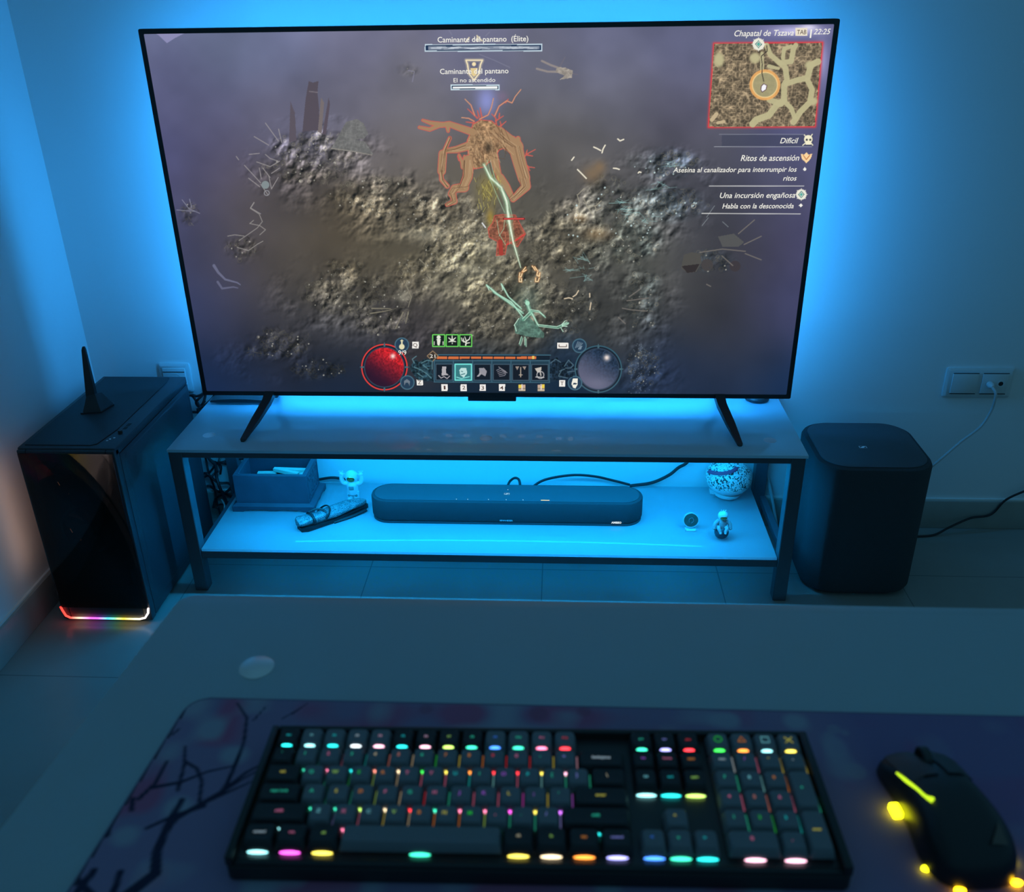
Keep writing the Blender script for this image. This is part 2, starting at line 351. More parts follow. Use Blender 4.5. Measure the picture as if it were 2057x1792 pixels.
def stroke(pts, w, col, a=1, soft=.8, w2=None):
    w2 = w if w2 is None else w2; wm = max(w, w2)+soft+1; us = [p[0] for p in pts]; vs = [p[1] for p in pts]
    s_ = sl(min(us)-wm, max(us)+wm, min(vs)-wm, max(vs)+wm); U, V = PU[s_], PV[s_]; m = np.zeros(U.shape); n = len(pts)-1
    for i in range(n):
        (x0, y0), (x1, y1) = pts[i], pts[i+1]; dx, dy = x1-x0, y1-y0; q = dx*dx+dy*dy+1e-9
        t = np.clip(((U-x0)*dx+(V-y0)*dy)/q, 0, 1); d = np.hypot(U-x0-t*dx, V-y0-t*dy); ww = w+(w2-w)*(i+t)/n
        m = np.maximum(m, np.clip((ww/2-d)/soft+.5, 0, 1))
    put(s_, m*a, col)
def fill(pts, col, a=1, tex_amt=0, outline=None, ow=2):
    us = [p[0] for p in pts]; vs = [p[1] for p in pts]; s_ = sl(min(us)-2, max(us)+2, min(vs)-2, max(vs)+2); U, V = PU[s_], PV[s_]
    ins = np.zeros(U.shape, bool); n = len(pts)
    for i in range(n):
        (x0, y0), (x1, y1) = pts[i], pts[(i+1) % n]
        c = ((y0 > V) != (y1 > V)) & (U < (x1-x0)*(V-y0)/((y1-y0) or 1e-9)+x0); ins ^= c
    colr = np.array(col, float)*(1+tex_amt*(tex[s_][..., None]*2-.8)); m = ins[..., None]*a; IMG[s_] = IMG[s_]*(1-m)+colr*m
    if outline: stroke(list(pts)+[pts[0]], ow, outline)
def glow(u, v, a, b_, col, s=1, p=2):
    s_ = sl(u-2.2*a, u+2.2*a, v-2.2*b_, v+2.2*b_); d = ((PU[s_]-u)/a)**2+((PV[s_]-v)/b_)**2; put(s_, np.clip(s*np.exp(-d**(p/2)), 0, 1), col)
def disc(u, v, r, col, a=1, ry=None):
    ry = ry or r; s_ = sl(u-r-2, u+r+2, v-ry-2, v+ry+2); d = (1-np.hypot((PU[s_]-u)/r, (PV[s_]-v)/ry))*min(r, ry); put(s_, np.clip(d+.5, 0, 1)*a, col)
def ring(u, v, r, w, col, a=1):
    s_ = sl(u-r-w, u+r+w, v-r-w, v+r+w); d = np.abs(np.hypot(PU[s_]-u, PV[s_]-v)-r); put(s_, np.clip(w/2-d+.5, 0, 1)*a, col)
def rect(u0, u1, v0, v1, col, a=1, sk=0):
    fill([(u0, v0), (u1, v0+sk), (u1, v1+sk), (u0, v1)], col, a)
# scattered twigs, rings and wet glints on the banks
ys, xs = np.where(mask > .35); idx = rng.integers(0, len(ys), 3600)
for k in idx:
    u, v = PU[ys[k], xs[k]], PV[ys[k], xs[k]]; base = IMG[ys[k], xs[k]].mean(); t = rng.random(); a0 = rng.random()*PI*2; l = 2+rng.random()*6
    if t < .30: ring(u, v, 1.6+rng.random()*3, 1.0, (base*1.30+10, base*1.26+9, base*1.14+5), .55)
    elif t < .62: stroke([(u, v), (u+l*math.cos(a0), v+l*math.sin(a0))], 1.1, (base*1.36+12, base*1.32+11, base*1.18+6), .55)
    elif t < .9: stroke([(u, v), (u+l*math.cos(a0), v+l*math.sin(a0))], 1.6, (base*.66, base*.63, base*.60), .5)
    elif 1130 < u < 1500 and v < 480: disc(u, v, 1+rng.random()*1.2, (205, 228, 228), .8)
    else: disc(u, v, .8+rng.random(), (190, 188, 175), .7)
for (u, v) in ((1245, 405), (1250, 418), (1265, 430), (1330, 372), (1350, 330), (1300, 440), (1170, 520), (1160, 540), (1180, 560)):
    [stroke([(u+rng.normal()*12, v+rng.normal()*5), (u+rng.normal()*12, v+rng.normal()*5)], 1.3, (158, 208, 206), .35) for _ in range(9)]
for (u, v, a, b_) in ((1000, 505, 35, 16), (850, 470, 40, 14), (960, 545, 40, 16)): glow(u, v, a, b_, (176, 172, 150), .40)
# pale light spilling from top corners, hut posts and boulder on the left
fill([(312, 66), (372, 66), (352, 76), (335, 87)], (150, 148, 190), .8)
def C1(*p): return [(270+x/3.673, 30+y/3.673) for x, y in p]
fill(C1((1285, 490), (1318, 500), (1357, 488), (1350, 560), (1372, 850), (1238, 862), (1262, 620)), (86, 78, 88))
stroke(C1((1290, 565), (1350, 572)), 2, (120, 112, 120))
fill(C1((1150, 640), (1182, 720), (1195, 930), (1140, 940)), (92, 84, 94)); fill(C1((1376, 608), (1398, 650), (1380, 880), (1352, 860)), (118, 108, 108))
fill(C1((1432, 606), (1442, 660), (1412, 885), (1385, 880)), (90, 80, 90))
fill(C1((1560, 790), (1640, 768), (1690, 800), (1725, 880), (1690, 915), (1620, 920), (1700, 935), (1762, 1030), (1700, 1025), (1450, 990), (1500, 900)), (116, 116, 114), .9, .15)
stroke(C1((1450, 985), (1600, 1005), (1750, 1035)), 1.6, (146, 140, 132))
for p in (((965, 798), (1060, 930)), ((882, 898), (990, 962)), ((1062, 842), (1085, 940)), ((845, 1030), (920, 1022)), ((900, 1085), (1000, 1120), (1070, 1080)), ((920, 1130), (935, 1210)), ((945, 1130), (1000, 1200)), ((810, 1110), (930, 1240)),
          ((840, 1205), (925, 1270)), ((990, 1190), (1010, 1285), (1060, 1200)), ((930, 1250), (985, 1330)), ((750, 1045), (768, 1070)), ((1010, 1170), (1070, 1130)), ((880, 1385), (855, 1425), (930, 1469)), ((965, 1030), (1000, 1060), (1060, 1080))):
    stroke(C1(*p), 1.6, (158, 152, 152), .85)
disc(270+965/3.673, 30+1255/3.673, 8, (130, 140, 142)); ring(270+975/3.673, 30+1315/3.673, 5, 1.5, (150, 150, 155))
for p in (((350, 1365), (400, 1430), (480, 1465)), ((405, 1360), (420, 1420)), ((310, 1440), (440, 1450))): stroke(C1(*p), 1.4, (150, 152, 170), .7)
# pale roots and limbs lying in the water
def C5(*p): return [(380+x/3.956, 400+y/3.956) for x, y in p]
for p in (((515, 30), (485, 75), (555, 120), (580, 180), (540, 230), (440, 300), (395, 330)), ((510, 170), (480, 195), (560, 212), (605, 245), (560, 285)), ((305, 295), (360, 285), (435, 295)), ((380, 385), (470, 410), (540, 360), (585, 335))):
    stroke(C5(*p), 1.7, (150, 146, 142), .8)
stroke(C5((195, 530), (230, 585), (285, 640), (380, 665), (405, 682)), 6, (110, 112, 138), .85, w2=2); stroke(C5((225, 660), (260, 712), (350, 700), (385, 708)), 5, (104, 106, 132), .8, w2=2)
for p in (((1440, 910), (1540, 895), (1610, 880)), ((1450, 870), (1600, 872)), ((1700, 900), (1640, 1030)), ((1740, 900), (1720, 990)), ((1720, 680), (1765, 780), (1740, 860)), ((1830, 480), (1895, 540))): stroke(C5(*p), 2.6, (136, 130, 112), .85, w2=1.4)
glow(380+1700/3.956, 400+780/3.956, 16, 12, (150, 146, 130), .6)
# rest of the right hand bank
def C7(*p): return [(1200+x/4.372, 400+y/4.372) for x, y in p]
fill(C7((760, 490), (830, 468), (905, 480), (915, 560), (870, 640), (800, 650), (735, 610)), (80, 78, 74)); fill(C7((740, 590), (900, 570), (860, 640), (790, 650)), (52, 46, 46))
disc(*C7((965, 580))[0], 12, (70, 66, 66)); disc(*C7((1210, 590))[0], 11, (62, 56, 60)); fill(C7((1060, 330), (1200, 305), (1290, 380), (1240, 420), (1100, 420)), (84, 84, 84))
for p in (((1240, 305), (1380, 185)), ((1290, 400), (1440, 328)), ((1300, 480), (1440, 535)), ((1095, 500), (1190, 585)), ((900, 470), (1100, 440), (1300, 460)), ((960, 750), (995, 768)), ((280, 860), (380, 790)), ((260, 895), (450, 870)), ((220, 960), (300, 975), (430, 985)), ((185, 1040), (245, 1095))):
    stroke(C7(*p), 2.2, (118, 112, 106), .85)
for p in (((1100, 200), (1150, 245)), ((975, 165), (920, 235)), ((1030, 60), (960, 160))): stroke(C7(*p), 1.2, (150, 160, 165), .7)
for k in range(90): disc(1275+rng.normal()*9+(k % 9)*3, 690+k*1.2, .9, (140, 155, 170), .5)
# bushes
for (u, v, a, b_) in ((1190, 350, 20, 18), (1205, 335, 12, 12), (1165, 440, 14, 8), (1200, 470, 26, 14)): glow(u, v, a, b_, (150, 118, 78), .5)
def C8(*p): return [(1080+x/6.43, 200+y/6.43) for x, y in p]
for p in (((510, 1230), (540, 1330), (510, 1480)), ((600, 1290), (640, 1380), (720, 1500)), ((640, 1390), (760, 1370), (820, 1310)), ((520, 1230), (600, 1150)), ((740, 1380), (760, 1440), (830, 1400))): stroke(C8(*p), 1.8, (165, 158, 138), .8)
for p in (((1035, 510), (1065, 535), (1112, 516)), ((725, 615), (770, 635), (815, 660)), ((872, 592), (845, 640), (832, 690)), ((440, 785), (470, 745)), ((515, 905), (570, 960), (628, 1020)), ((980, 888), (1020, 892), (1055, 904)), ((1300, 950), (1312, 935), (1335, 942))):
    stroke(C8(*p), 2.6, (238, 230, 208))
stroke([(1135, 115), (1120, 142), (1160, 150)], 2, (125, 115, 118), .4)
for p in (((1315, 355), (1400, 395), (1470, 420)), ((1265, 432), (1370, 460), (1470, 462))): stroke([(820+x/4.898, 50+y/4.898) for x, y in p], 4.2, (150, 140, 136), .9)
fill([(820+x/4.898, 50+y/4.898) for x, y in ((1460, 415), (1540, 420), (1620, 450), (1610, 520), (1490, 540), (1540, 500), (1455, 465))], (168, 158, 146), .9, .2)
stroke([(820+x/4.898, 50+y/4.898) for x, y in ((0, 450), (60, 460), (40, 560))], 2, (140, 138, 160), .6)
for p in (((700, 290), (850, 350), (1000, 420)), ((400, 55), (430, 100)), ((800, 70), (760, 110))): stroke([(820+x/4.898, 50+y/4.898) for x, y in p], 1.6, (140, 140, 160), .5)
# ---- the walking tree creature ----
def C3(*p): return [(800+x/4.595, 170+y/4.595) for x, y in p]
RO, BR, BL = (206, 96, 84), (166, 132, 98), (206, 172, 132)
glow(800+815/4.595, 170+150/4.595, 20, 30, (150, 158, 228), .75); glow(800+960/4.595, 170+110/4.595, 12, 10, (140, 110, 140), .4)
limbs = [([(195, 395), (290, 415), (380, 375), (470, 365), (570, 400), (690, 440)], 4, 13), ([(225, 330), (300, 355), (400, 372)], 3, 9), ([(455, 375), (460, 430)], 9, 4),
         ([(475, 495), (430, 600), (410, 700), (395, 800), (400, 880), (452, 938)], 5, 7), ([(640, 570), (540, 600), (455, 610)], 15, 8), ([(410, 640), (400, 800)], 14, 14),
         ([(650, 700), (640, 850), (600, 950)], 20, 14), ([(610, 950), (520, 960), (490, 1010)], 16, 11), ([(500, 1010), (520, 1080), (450, 1110)], 12, 5),
         ([(920, 450), (1000, 520), (1080, 580)], 26, 30), ([(1080, 570), (1120, 720), (1160, 860)], 26, 22), ([(1160, 860), (1180, 940), (1120, 1000), (1060, 1060)], 20, 9),
         ([(1060, 500), (1070, 600)], 8, 14), ([(1105, 498), (1110, 600)], 7, 12), ([(880, 660), (905, 760), (930, 850)], 16, 9), ([(940, 860), (1000, 940), (1050, 1040)], 14, 8),
         ([(560, 650), (590, 720), (600, 760)], 3, 8), ([(610, 660), (600, 740)], 2, 5)]
twigs = [[(750, 320), (830, 280), (860, 210), (878, 128)], [(890, 290), (930, 200), (1000, 150), (1050, 170), (1080, 110), (1132, 46)], [(990, 165), (1015, 135)], [(705, 285), (670, 190), (615, 135)], [(700, 340), (650, 312), (585, 305)],
         [(730, 310), (640, 225)], [(700, 355), (625, 345)], [(900, 335), (970, 290)], [(910, 400), (955, 375), (995, 340)], [(905, 380), (900, 310), (862, 272)], [(745, 300), (730, 240)], [(770, 300), (755, 215)], [(930, 300), (935, 265)],
         [(1140, 690), (1190, 640), (1265, 600)], [(1190, 650), (1240, 660)], [(1180, 640), (1190, 605)], [(1160, 730), (1200, 760), (1258, 768)], [(1190, 750), (1215, 795)], [(560, 700), (545, 660)], [(950, 380), (940, 340)]]
tors = C3((690, 370), (760, 330), (860, 340), (930, 400), (1020, 470), (1045, 560), (930, 600), (880, 680), (780, 760), (700, 775), (650, 640), (638, 520), (672, 440))
for p, a, b_ in limbs: stroke(C3(*p), a+3.4, RO, .9, w2=b_+3.4)
for p in twigs: stroke(C3(*p), 3.4, RO, .9, w2=1.8)
fill(tors, RO); stroke(tors+[tors[0]], 3.5, RO)
fill(tors, BR, 1, .35)
for p, a, b_ in limbs: stroke(C3(*p), a*1.05, BR, 1, w2=b_*1.05)
for p in twigs[:2]+twigs[3:5]: stroke(C3(*p), 1.6, BL, .8)
for k in range(95):
    x = 655+rng.random()*340; y = 360+rng.random()*380
    if x > 900 and y > 580: continue
    a0 = 1.15+rng.normal()*.35; l = 60+rng.random()*80; d = rng.random() < .5
    stroke(C3((x, y), (x+l*math.cos(a0), y+l*math.sin(a0))), 1.3, (206, 172, 132) if d else (98, 72, 52), .5)
for p, a, b_ in limbs[3:12]:
    for q in range(7):
        o_ = rng.normal()*a*1.2; stroke(C3(*[(x+o_+rng.normal()*4, y+rng.normal()*6) for x, y in p]), 1.2, (206, 176, 138) if q % 2 else (98, 72, 52), .55)
glow(800+830/4.595, 170+580/4.595, 7, 9, (52, 44, 34), .8)
glow(800+830/4.595, 170+960/4.595, 22, 32, (150, 136, 72), .7); glow(800+850/4.595, 170+1230/4.595, 8, 18, (178, 148, 60), .7)
for k in range(70):
    x = 830+rng.normal()*60; y = 980+rng.normal()*90; stroke(C3((x, y), (x+rng.normal()*14, y+40)), 1.2, (206, 192, 96) if k % 2 else (84, 74, 44), .6)
bd_ = C3((890, 1210), (960, 1200), (1080, 1205), (1130, 1300), (1175, 1380), (1100, 1500), (1010, 1450), (985, 1570), (905, 1580), (915, 1450), (840, 1410), (828, 1330), (870, 1280))
fill(bd_, (150, 92, 70), .95, .4); stroke(bd_+[bd_[0]], 1.8, (200, 84, 72), .8); stroke(C3((1160, 1385), (1100, 1430), (1000, 1480)), 3, (210, 70, 64)); stroke(C3((940, 1450), (950, 1560)), 9, (165, 62, 52))
for w_, c_, a_ in ((16, (140, 170, 138), .35), (8, (178, 208, 170), .5), (3.6, (236, 248, 226), .95)):
    stroke(C3((790, 740), (850, 860), (950, 950), (1000, 1080), (1020, 1250)), w_*.6, c_, a_, w2=w_); stroke(C3((1020, 1250), (1060, 1450), (1130, 1690)), w_, c_, a_, w2=w_*.2)
for p in (((820, 700), (860, 850), (960, 1000), (1040, 1240)), ((850, 700), (890, 860), (1010, 1050), (1060, 1250)), ((790, 740), (900, 1000), (980, 1180)), ((910, 1250), (930, 1380), (990, 1480)), ((980, 1250), (975, 1330), (930, 1400)), ((1030, 1300), (1030, 1480))):
    stroke(C3(*p), 1.3, (170, 210, 172), .7)
stroke(C3((975, 1240), (1160, 1240)), 4.4, (120, 30, 34)); stroke(C3((980, 1240), (1155, 1240)), 2.4, (222, 84, 78))
def C6(*p): return [(900+x/4.37, 400+y/4.37) for x, y in p]
for p in (((680, 600), (650, 640)), ((685, 625), (660, 640)), ((630, 650), (625, 680), (640, 685), (650, 655)), ((625, 690), (625, 725), (645, 728), (645, 700)), ((740, 590), (765, 625)), ((760, 595), (785, 630)), ((785, 640), (780, 670), (800, 680), (805, 650)), ((770, 695), (768, 725), (790, 725), (800, 695))):
    stroke(C6(*p), 4, (210, 120, 60), .6, soft=2); stroke(C6(*p), 1.8, (252, 226, 176))
# the small pale green figure
glow(*C6((690, 900))[0], 30, 34, (120, 150, 138), .4)
fill(C6((640, 1030), (720, 1040), (790, 1120), (845, 1180), (840, 1222), (700, 1210), (590, 1180), (580, 1110)), (92, 130, 116), .85, .3)
G1, G2 = (112, 178, 150), (200, 240, 216)
for p, w_ in ((((340, 760), (450, 850), (560, 930), (655, 1000)), 5), (((470, 750), (530, 860), (640, 960)), 4), (((400, 820), (560, 910), (650, 1030)), 4), (((690, 900), (710, 960), (730, 1010)), 8), (((730, 980), (800, 990), (850, 1035)), 4), (((735, 1000), (790, 1110), (960, 1130), (1050, 1090)), 5), (((720, 1000), (660, 1060)), 6), (((650, 1215), (630, 1280)), 3), (((680, 1220), (680, 1290)), 3)):
    stroke(C6(*p), w_, G1, .6); stroke(C6(*[(x-6, y-8) for x, y in p]), 1.3, G2, .9); stroke(C6(*[(x+8, y+9) for x, y in p]), 1.2, G2, .7)
for p in (((1000, 1110), (1060, 1090)), ((1000, 1115), (1045, 1120)), ((990, 1130), (1010, 1165)), ((1000, 1100), (1030, 1070)), ((340, 760), (360, 800)), ((470, 750), (480, 800)), ((580, 1110), (620, 1050)), ((600, 1160), (585, 1110))): stroke(C6(*p), 1.6, G2, .9)
disc(*C6((697, 915))[0], 4.5, (170, 225, 195))
for p in (((1145, 805), (1125, 840), (1098, 858)), ((1092, 876), (1060, 868), (1022, 876)), ((1255, 912), (1245, 972)), ((1243, 830), (1245, 860))): stroke(C6(*p), 2.4, (208, 190, 162))
stroke(C6((300, 212), (328, 250)), 2.6, (220, 222, 222))
# ---- head up display: bars, icons, orbs, map ----
rect(853, 1089, 89, 104, (196, 214, 226), 1, -1); rect(855, 1087, 91, 102, (32, 52, 84), 1, -1); rect(860, 1084, 93.5, 100, (128, 138, 156), 1, -1)
for k in range(34): u = 860+rng.random()*200; stroke([(u, 94+rng.random()*5), (u+20, 94+rng.random()*5)], 1.3, (214, 222, 230), .6)
rect(905, 1003, 170, 181, (206, 226, 236)); rect(907, 1001, 172, 179.5, (40, 60, 86)); rect(909, 999, 174, 178, (244, 246, 246))
sh = [(936, 121), (969, 121), (965, 130), (962, 148), (952, 161), (942, 148), (939, 130)]
for w_, a_ in ((8, .25), (2.6, 1)): stroke(sh+[sh[0]], w_, (252, 234, 190), a_, soft=1.5)
disc(952, 129, 4, (246, 226, 180)); fill([(945, 137), (959, 137), (957, 150), (952, 155), (947, 150)], (240, 214, 150), .9)
for p in (((936, 84), (942, 76)), ((958, 72), (968, 82)), ((958, 76), (960, 82))): stroke(p, 3, (246, 232, 190), .8)
glow(1600, 62, 50, 10, (212, 206, 250), .8); glow(1652, 120, 12, 40, (196, 190, 240), .55); glow(1625, 55, 18, 6, (240, 236, 255), .8)
mapq = [(1435, 88), (1652, 86), (1637, 254), (1424, 255)]
for w_, a_ in ((10, .3), (4, 1)): stroke(mapq+[mapq[0]], w_, (222, 66, 70), a_, soft=2)
fill(mapq, (136, 120, 96), 1, .55)
s_ = sl(1420, 1660, 84, 258); nzm = (vnoise(9, 31)*.6+vnoise(4, 32)*.4)[s_]
def C4(*p): return [(1320+x/4.266, 30+y/4.266) for x, y in p]
PC_ = (190, 182, 140)
for p, a, b_ in ((((940, 260), (970, 340), (1050, 410), (1100, 450), (1115, 560), (1090, 600), (1090, 730), (1020, 780), (960, 860), (850, 900), (820, 935)), 10, 14), (((1050, 410), (1150, 400), (1170, 290), (1190, 260)), 11, 10), (((1080, 370), (1090, 290), (1150, 270)), 8, 8), (((1110, 590), (1200, 560), (1290, 540), (1320, 430), (1380, 400)), 11, 13),
                 (((1290, 560), (1330, 640), (1310, 750), (1230, 830), (1170, 920)), 11, 12), (((1090, 740), (1150, 800), (1180, 880)), 10, 9), (((900, 330), (900, 480)), 7, 8), (((960, 440), (1040, 460)), 8, 6), (((960, 730), (1060, 760)), 10, 14)):
    stroke(C4(*p), a, PC_, .95, w2=b_)
glow(*C4((840, 370))[0], 11, 11, PC_, 1, 6); glow(*C4((530, 385))[0], 11, 15, PC_, 1, 6); glow(*C4((1310, 430))[0], 10, 8, PC_, 1, 6); glow(*C4((1340, 740))[0], 9, 8, PC_, 1, 6); stroke(C4((470, 900), (510, 850)), 8, (196, 176, 140)); stroke(C4((520, 925), (575, 915)), 6, (196, 176, 140))
u, v = C4((925, 600))[0]; disc(u, v, 27, (168, 160, 120), .9); ring(u, v, 28, 6, (236, 172, 100), .9); ring(u, v, 25, 2, (246, 214, 150), .8)
stroke(C4((940, 262), (945, 310), (893, 355), (902, 420), (900, 500), (915, 570)), 1.8, (66, 58, 50))
fill(C4((895, 610), (915, 590), (942, 605), (935, 640), (902, 662), (890, 640)), (246, 244, 250), outline=(90, 60, 70), ow=1.4)
def emblem(u, v, r):
    for k in range(8): a = k*PI/4; stroke([(u, v), (u+r*1.15*math.cos(a), v+r*1.15*math.sin(a))], 3.2, (236, 234, 218), w2=1.2)
    disc(u, v, r, (236, 234, 218)); fill([(u, v-r*.7), (u+r*.6, v), (u, v+r*.7), (u-r*.6, v)], (44, 120, 112)); stroke([(u, v-r*.45), (u+r*.35, v), (u, v+r*.45), (u-r*.35, v), (u, v-r*.45)], 1.3, (226, 232, 220)); fill([(u, v-r*.25), (u+r*.18, v), (u, v+r*.25), (u-r*.18, v)], (80, 190, 170))
emblem(1524, 89, 12); emblem(1610, 391, 10.5)
rect(1450, 1634, 271, 294, (58, 62, 82), .45)
stroke([(1445, 270), (1614, 270)], 1.2, (150, 155, 168), .7); stroke([(1435, 295), (1631, 295)], 1.2, (178, 182, 190), .8); stroke([(1425, 374), (1615, 374)], 1.6, (222, 222, 220), .9); stroke([(1410, 429), (1608, 430)], 1.6, (226, 226, 222), .9)
ic = (244, 238, 206)
disc(1624, 280, 8.5, ic); rect(1619, 1629, 284, 291, ic); disc(1621, 281, 2.2, (60, 60, 70)); disc(1628, 281, 2.2, (60, 60, 70))
for a, b_ in (((1616, 271), (1620, 276)), ((1632, 270), (1628, 276)), ((1613, 292), (1619, 287)), ((1633, 292), (1629, 287))): stroke([a, b_], 2, ic)
fill([(1620, 306), (1624, 311), (1632, 309), (1629, 319), (1620, 328), (1611, 319), (1609, 309), (1616, 311)], (250, 214, 160)); stroke([(1614, 312), (1620, 321), (1627, 312)], 1.6, (190, 110, 60))
for u, v in ((1617, 340), (1609, 413)): fill([(u, v-4), (u+4, v), (u, v+4), (u-4, v)], (244, 242, 234))
# action bar
NB = (26, 44, 62); FR = (64, 100, 118)
fill([(844, 752), (866, 728), (1110, 728), (1160, 752), (1110, 768), (848, 768)], (34, 52, 66), .5)
rect(872, 1103, 712, 768, (36, 62, 78), .95)
rect(872, 1104, 714.5, 723.5, (24, 34, 46)); stroke([(872, 713), (1106, 714)], 1.8, FR); stroke([(872, 725), (1104, 725)], 2, FR); stroke([(872, 768), (1104, 769)], 1.6, FR)
for k in range(9):
    u = 877.5+k*22.9; e = u+(20.5 if k < 8 else 16); rect(u, e, 716.8, 721.6, (206, 106, 58)); stroke([(u, 718), (e, 718)], 1.2, (232, 146, 92), .5)
rect(1069, 1073, 716, 722, (232, 190, 96))
for k in range(7): stroke([(872+k*38.6, 724), (872+k*38.6, 768)], 1.8, FR)
for k in range(6):
    u = 875.5+k*38.5
    sel = k == 1; rect(u, u+33, 731.5+k*.15, 764+k*.15, (58, 122, 128) if sel else (22, 28, 38)); q = [(u, 732+k*.15), (u+33, 732+k*.15), (u+33, 764+k*.15), (u, 764+k*.15)]
    stroke(q+[q[0]], 2.4 if sel else 1.6, (120, 232, 224) if sel else (70, 92, 108))
    c0, d0 = u+16.5, 748+k*.15
    if k == 0: fill([(c0-4, d0-11), (c0+4, d0-11), (c0+4, d0+2), (c0+9, d0+6), (c0-5, d0+7)], (176, 172, 176)); stroke([(c0-11, d0+7), (c0-6, d0+12), (c0, d0+9), (c0+6, d0+13), (c0+11, d0+8)], 1.8, (170, 166, 172))
    elif k == 1: fill([(c0-8, d0-4), (c0-4, d0-9), (c0+6, d0-8), (c0+8, d0+2), (c0+1, d0+11), (c0-6, d0+6)], (190, 224, 222)); stroke([(c0-4, d0+5), (c0+3, d0+3)], 1.6, (40, 96, 104)); stroke([(c0-4, d0-2), (c0-1, d0-1)], 1.4, (40, 96, 104)); stroke([(c0-13, d0+10), (c0-4, d0+13), (c0+12, d0+9)], 2, (130, 214, 210))
    elif k == 2: fill([(c0-7, d0-8), (c0+3, d0-9), (c0+9, d0-2), (c0+6, d0+8), (c0-2, d0+4), (c0-9, d0+10), (c0-6, d0)], (150, 148, 156)); stroke([(c0-10, d0+8), (c0-4, d0+2)], 2, (170, 168, 172))
    elif k == 3:
        for q in range(5): stroke([(c0-10+q*1.5, d0-4+q*3), (c0-2+q*2, d0-8+q*3.6), (c0+8, d0-2+q*1.5)], 1.3, (136, 134, 144))
        stroke([(c0-6, d0-11), (c0+11, d0+1)], 1.3, (146, 144, 152))
    elif k == 4: fill([(c0-11, d0-12), (c0-3, d0-12), (c0-7, d0-5)], (150, 138, 130)); fill([(c0+3, d0-12), (c0+11, d0-12), (c0+8, d0-5)], (150, 138, 130)); stroke([(c0, d0-10), (c0, d0+9)], 1.8, (186, 172, 156)); stroke([(c0-3, d0+5), (c0+3, d0+5)], 1.6, (186, 172, 156))
    else: fill([(c0-10, d0-8), (c0+3, d0-11), (c0+2, d0-1), (c0-5, d0)], (196, 190, 180)); ring(c0+1, d0+5, 7, 2, (206, 204, 204), .8); stroke([(c0-8, d0+9), (c0+8, d0+10)], 2, (190, 190, 190)); stroke([(c0, d0-4), (c0+2, d0+6)], 2.5, (190, 186, 180))
    if k < 4: rect(u+11, u+23.5, 772.5, 786, (240, 236, 232))
    else:
        rect(u+12, u+26, 776, 786, (190, 172, 148)); stroke([(u+12, 781), (u+26, 781)], 1.2, (110, 90, 80)); rect(*((u+12, u+18) if k == 4 else (u+20, u+26)), 773, 780, (236, 206, 80)); rect(*((u+20, u+26) if k == 4 else (u+12, u+18)), 773, 779, (200, 170, 150)); stroke([(u+19, 773), (u+19, 783)], 2, (240, 226, 220))
q = [(869, 705.5), (880, 715.5), (869, 726), (858, 715.5)]; fill(q, (58, 50, 44), outline=(142, 118, 92), ow=2)
def orb(u, v, r, c1, c2, rim, hl):
    disc(u, v, r+3, (26, 34, 46)); ring(u, v, r+1.5, 2.4, rim); ring(u, v, r-4, 2, (66, 84, 106), .7)
    s_ = sl(u-r, u+r, v-r, v+r); d = np.hypot(PU[s_]-u, PV[s_]-v); m = np.clip((r-5-d)+.5, 0, 1)
    g = np.clip(.55-((PV[s_]-v)*.8-(PU[s_]-u)*.55)/(1.25*r), 0, 1)**1.4; n_ = (vnoise(2.6, 41)*.5+.6)[s_]
    c = np.array(c1)[None, None]*(1-g[..., None])+np.array(c2)[None, None]*(g*n_)[..., None]
    IMG[s_] = IMG[s_]*(1-m[..., None])+c*m[..., None]
    glow(u+hl[0], v+hl[1], hl[2], hl[2], (255, 236, 226), .95)
    for k in range(4): a = k*PI/2; stroke([(u+(r-1)*math.cos(a), v+(r-1)*math.sin(a)), (u+(r+5)*math.cos(a), v+(r+5)*math.sin(a))], 4, (70, 100, 112), w2=1.5)
orb(772, 738, 44, (46, 20, 42), (232, 40, 48), (236, 66, 60), (17, -22, 5))
orb(1202, 742, 45, (96, 98, 122), (44, 62, 88), (58, 96, 112), (17, -23, 6))
glow(1202, 770, 26, 12, (136, 136, 158), .35)
for (u, v, t) in ((807, 693, 0), (818, 769, 1), (1164, 695, 2), (1155, 770, 3)):
    disc(u, v, 14, (40, 62, 84)); ring(u, v, 13.5, 2.2, (72, 108, 126))
    if t == 0: disc(u, v+4, 5.5, (226, 220, 180)); stroke([(u, v-9), (u, v)], 3, (226, 220, 180)); stroke([(u-2.5, v-8), (u+2.5, v-8)], 1.6, (226, 220, 180))
    elif t == 1: fill([(u-6, v+6), (u-7, v-3), (u-1, v-7), (u+5, v-3), (u+5, v+7), (u+1, v), (u-3, v)], (110, 122, 134))
    elif t == 2:
        for k in range(4): stroke([(u-8+k*3, v+4-k), (u-3+k*3, v-8+k)], 2, (100, 120, 136))
        fill([(u, v+2), (u+6, v), (u+3, v+8), (u-3, v+7)], (120, 140, 156))
    else: fill([(u-4, v-9), (u+5, v-9), (u+5, v+1), (u-2, v-1), (u-7, v+5), (u-6, v-3)], (240, 238, 224)); fill([(u-6, v+3), (u+1, v+3), (u+6, v+1), (u+1, v+11), (u-4, v+9)], (240, 238, 224))
for (u0, u1, v0, v1) in ((828, 841, 687, 700), (837, 849.5, 762, 775), (1123, 1135.5, 764, 777), (1119.5, 1141.5, 689, 701)): rect(u0, u1, v0, v1, (240, 236, 230))
stroke([(1123, 693), (1123, 697), (1138, 697), (1138, 693)], 1.4, (84, 66, 60))
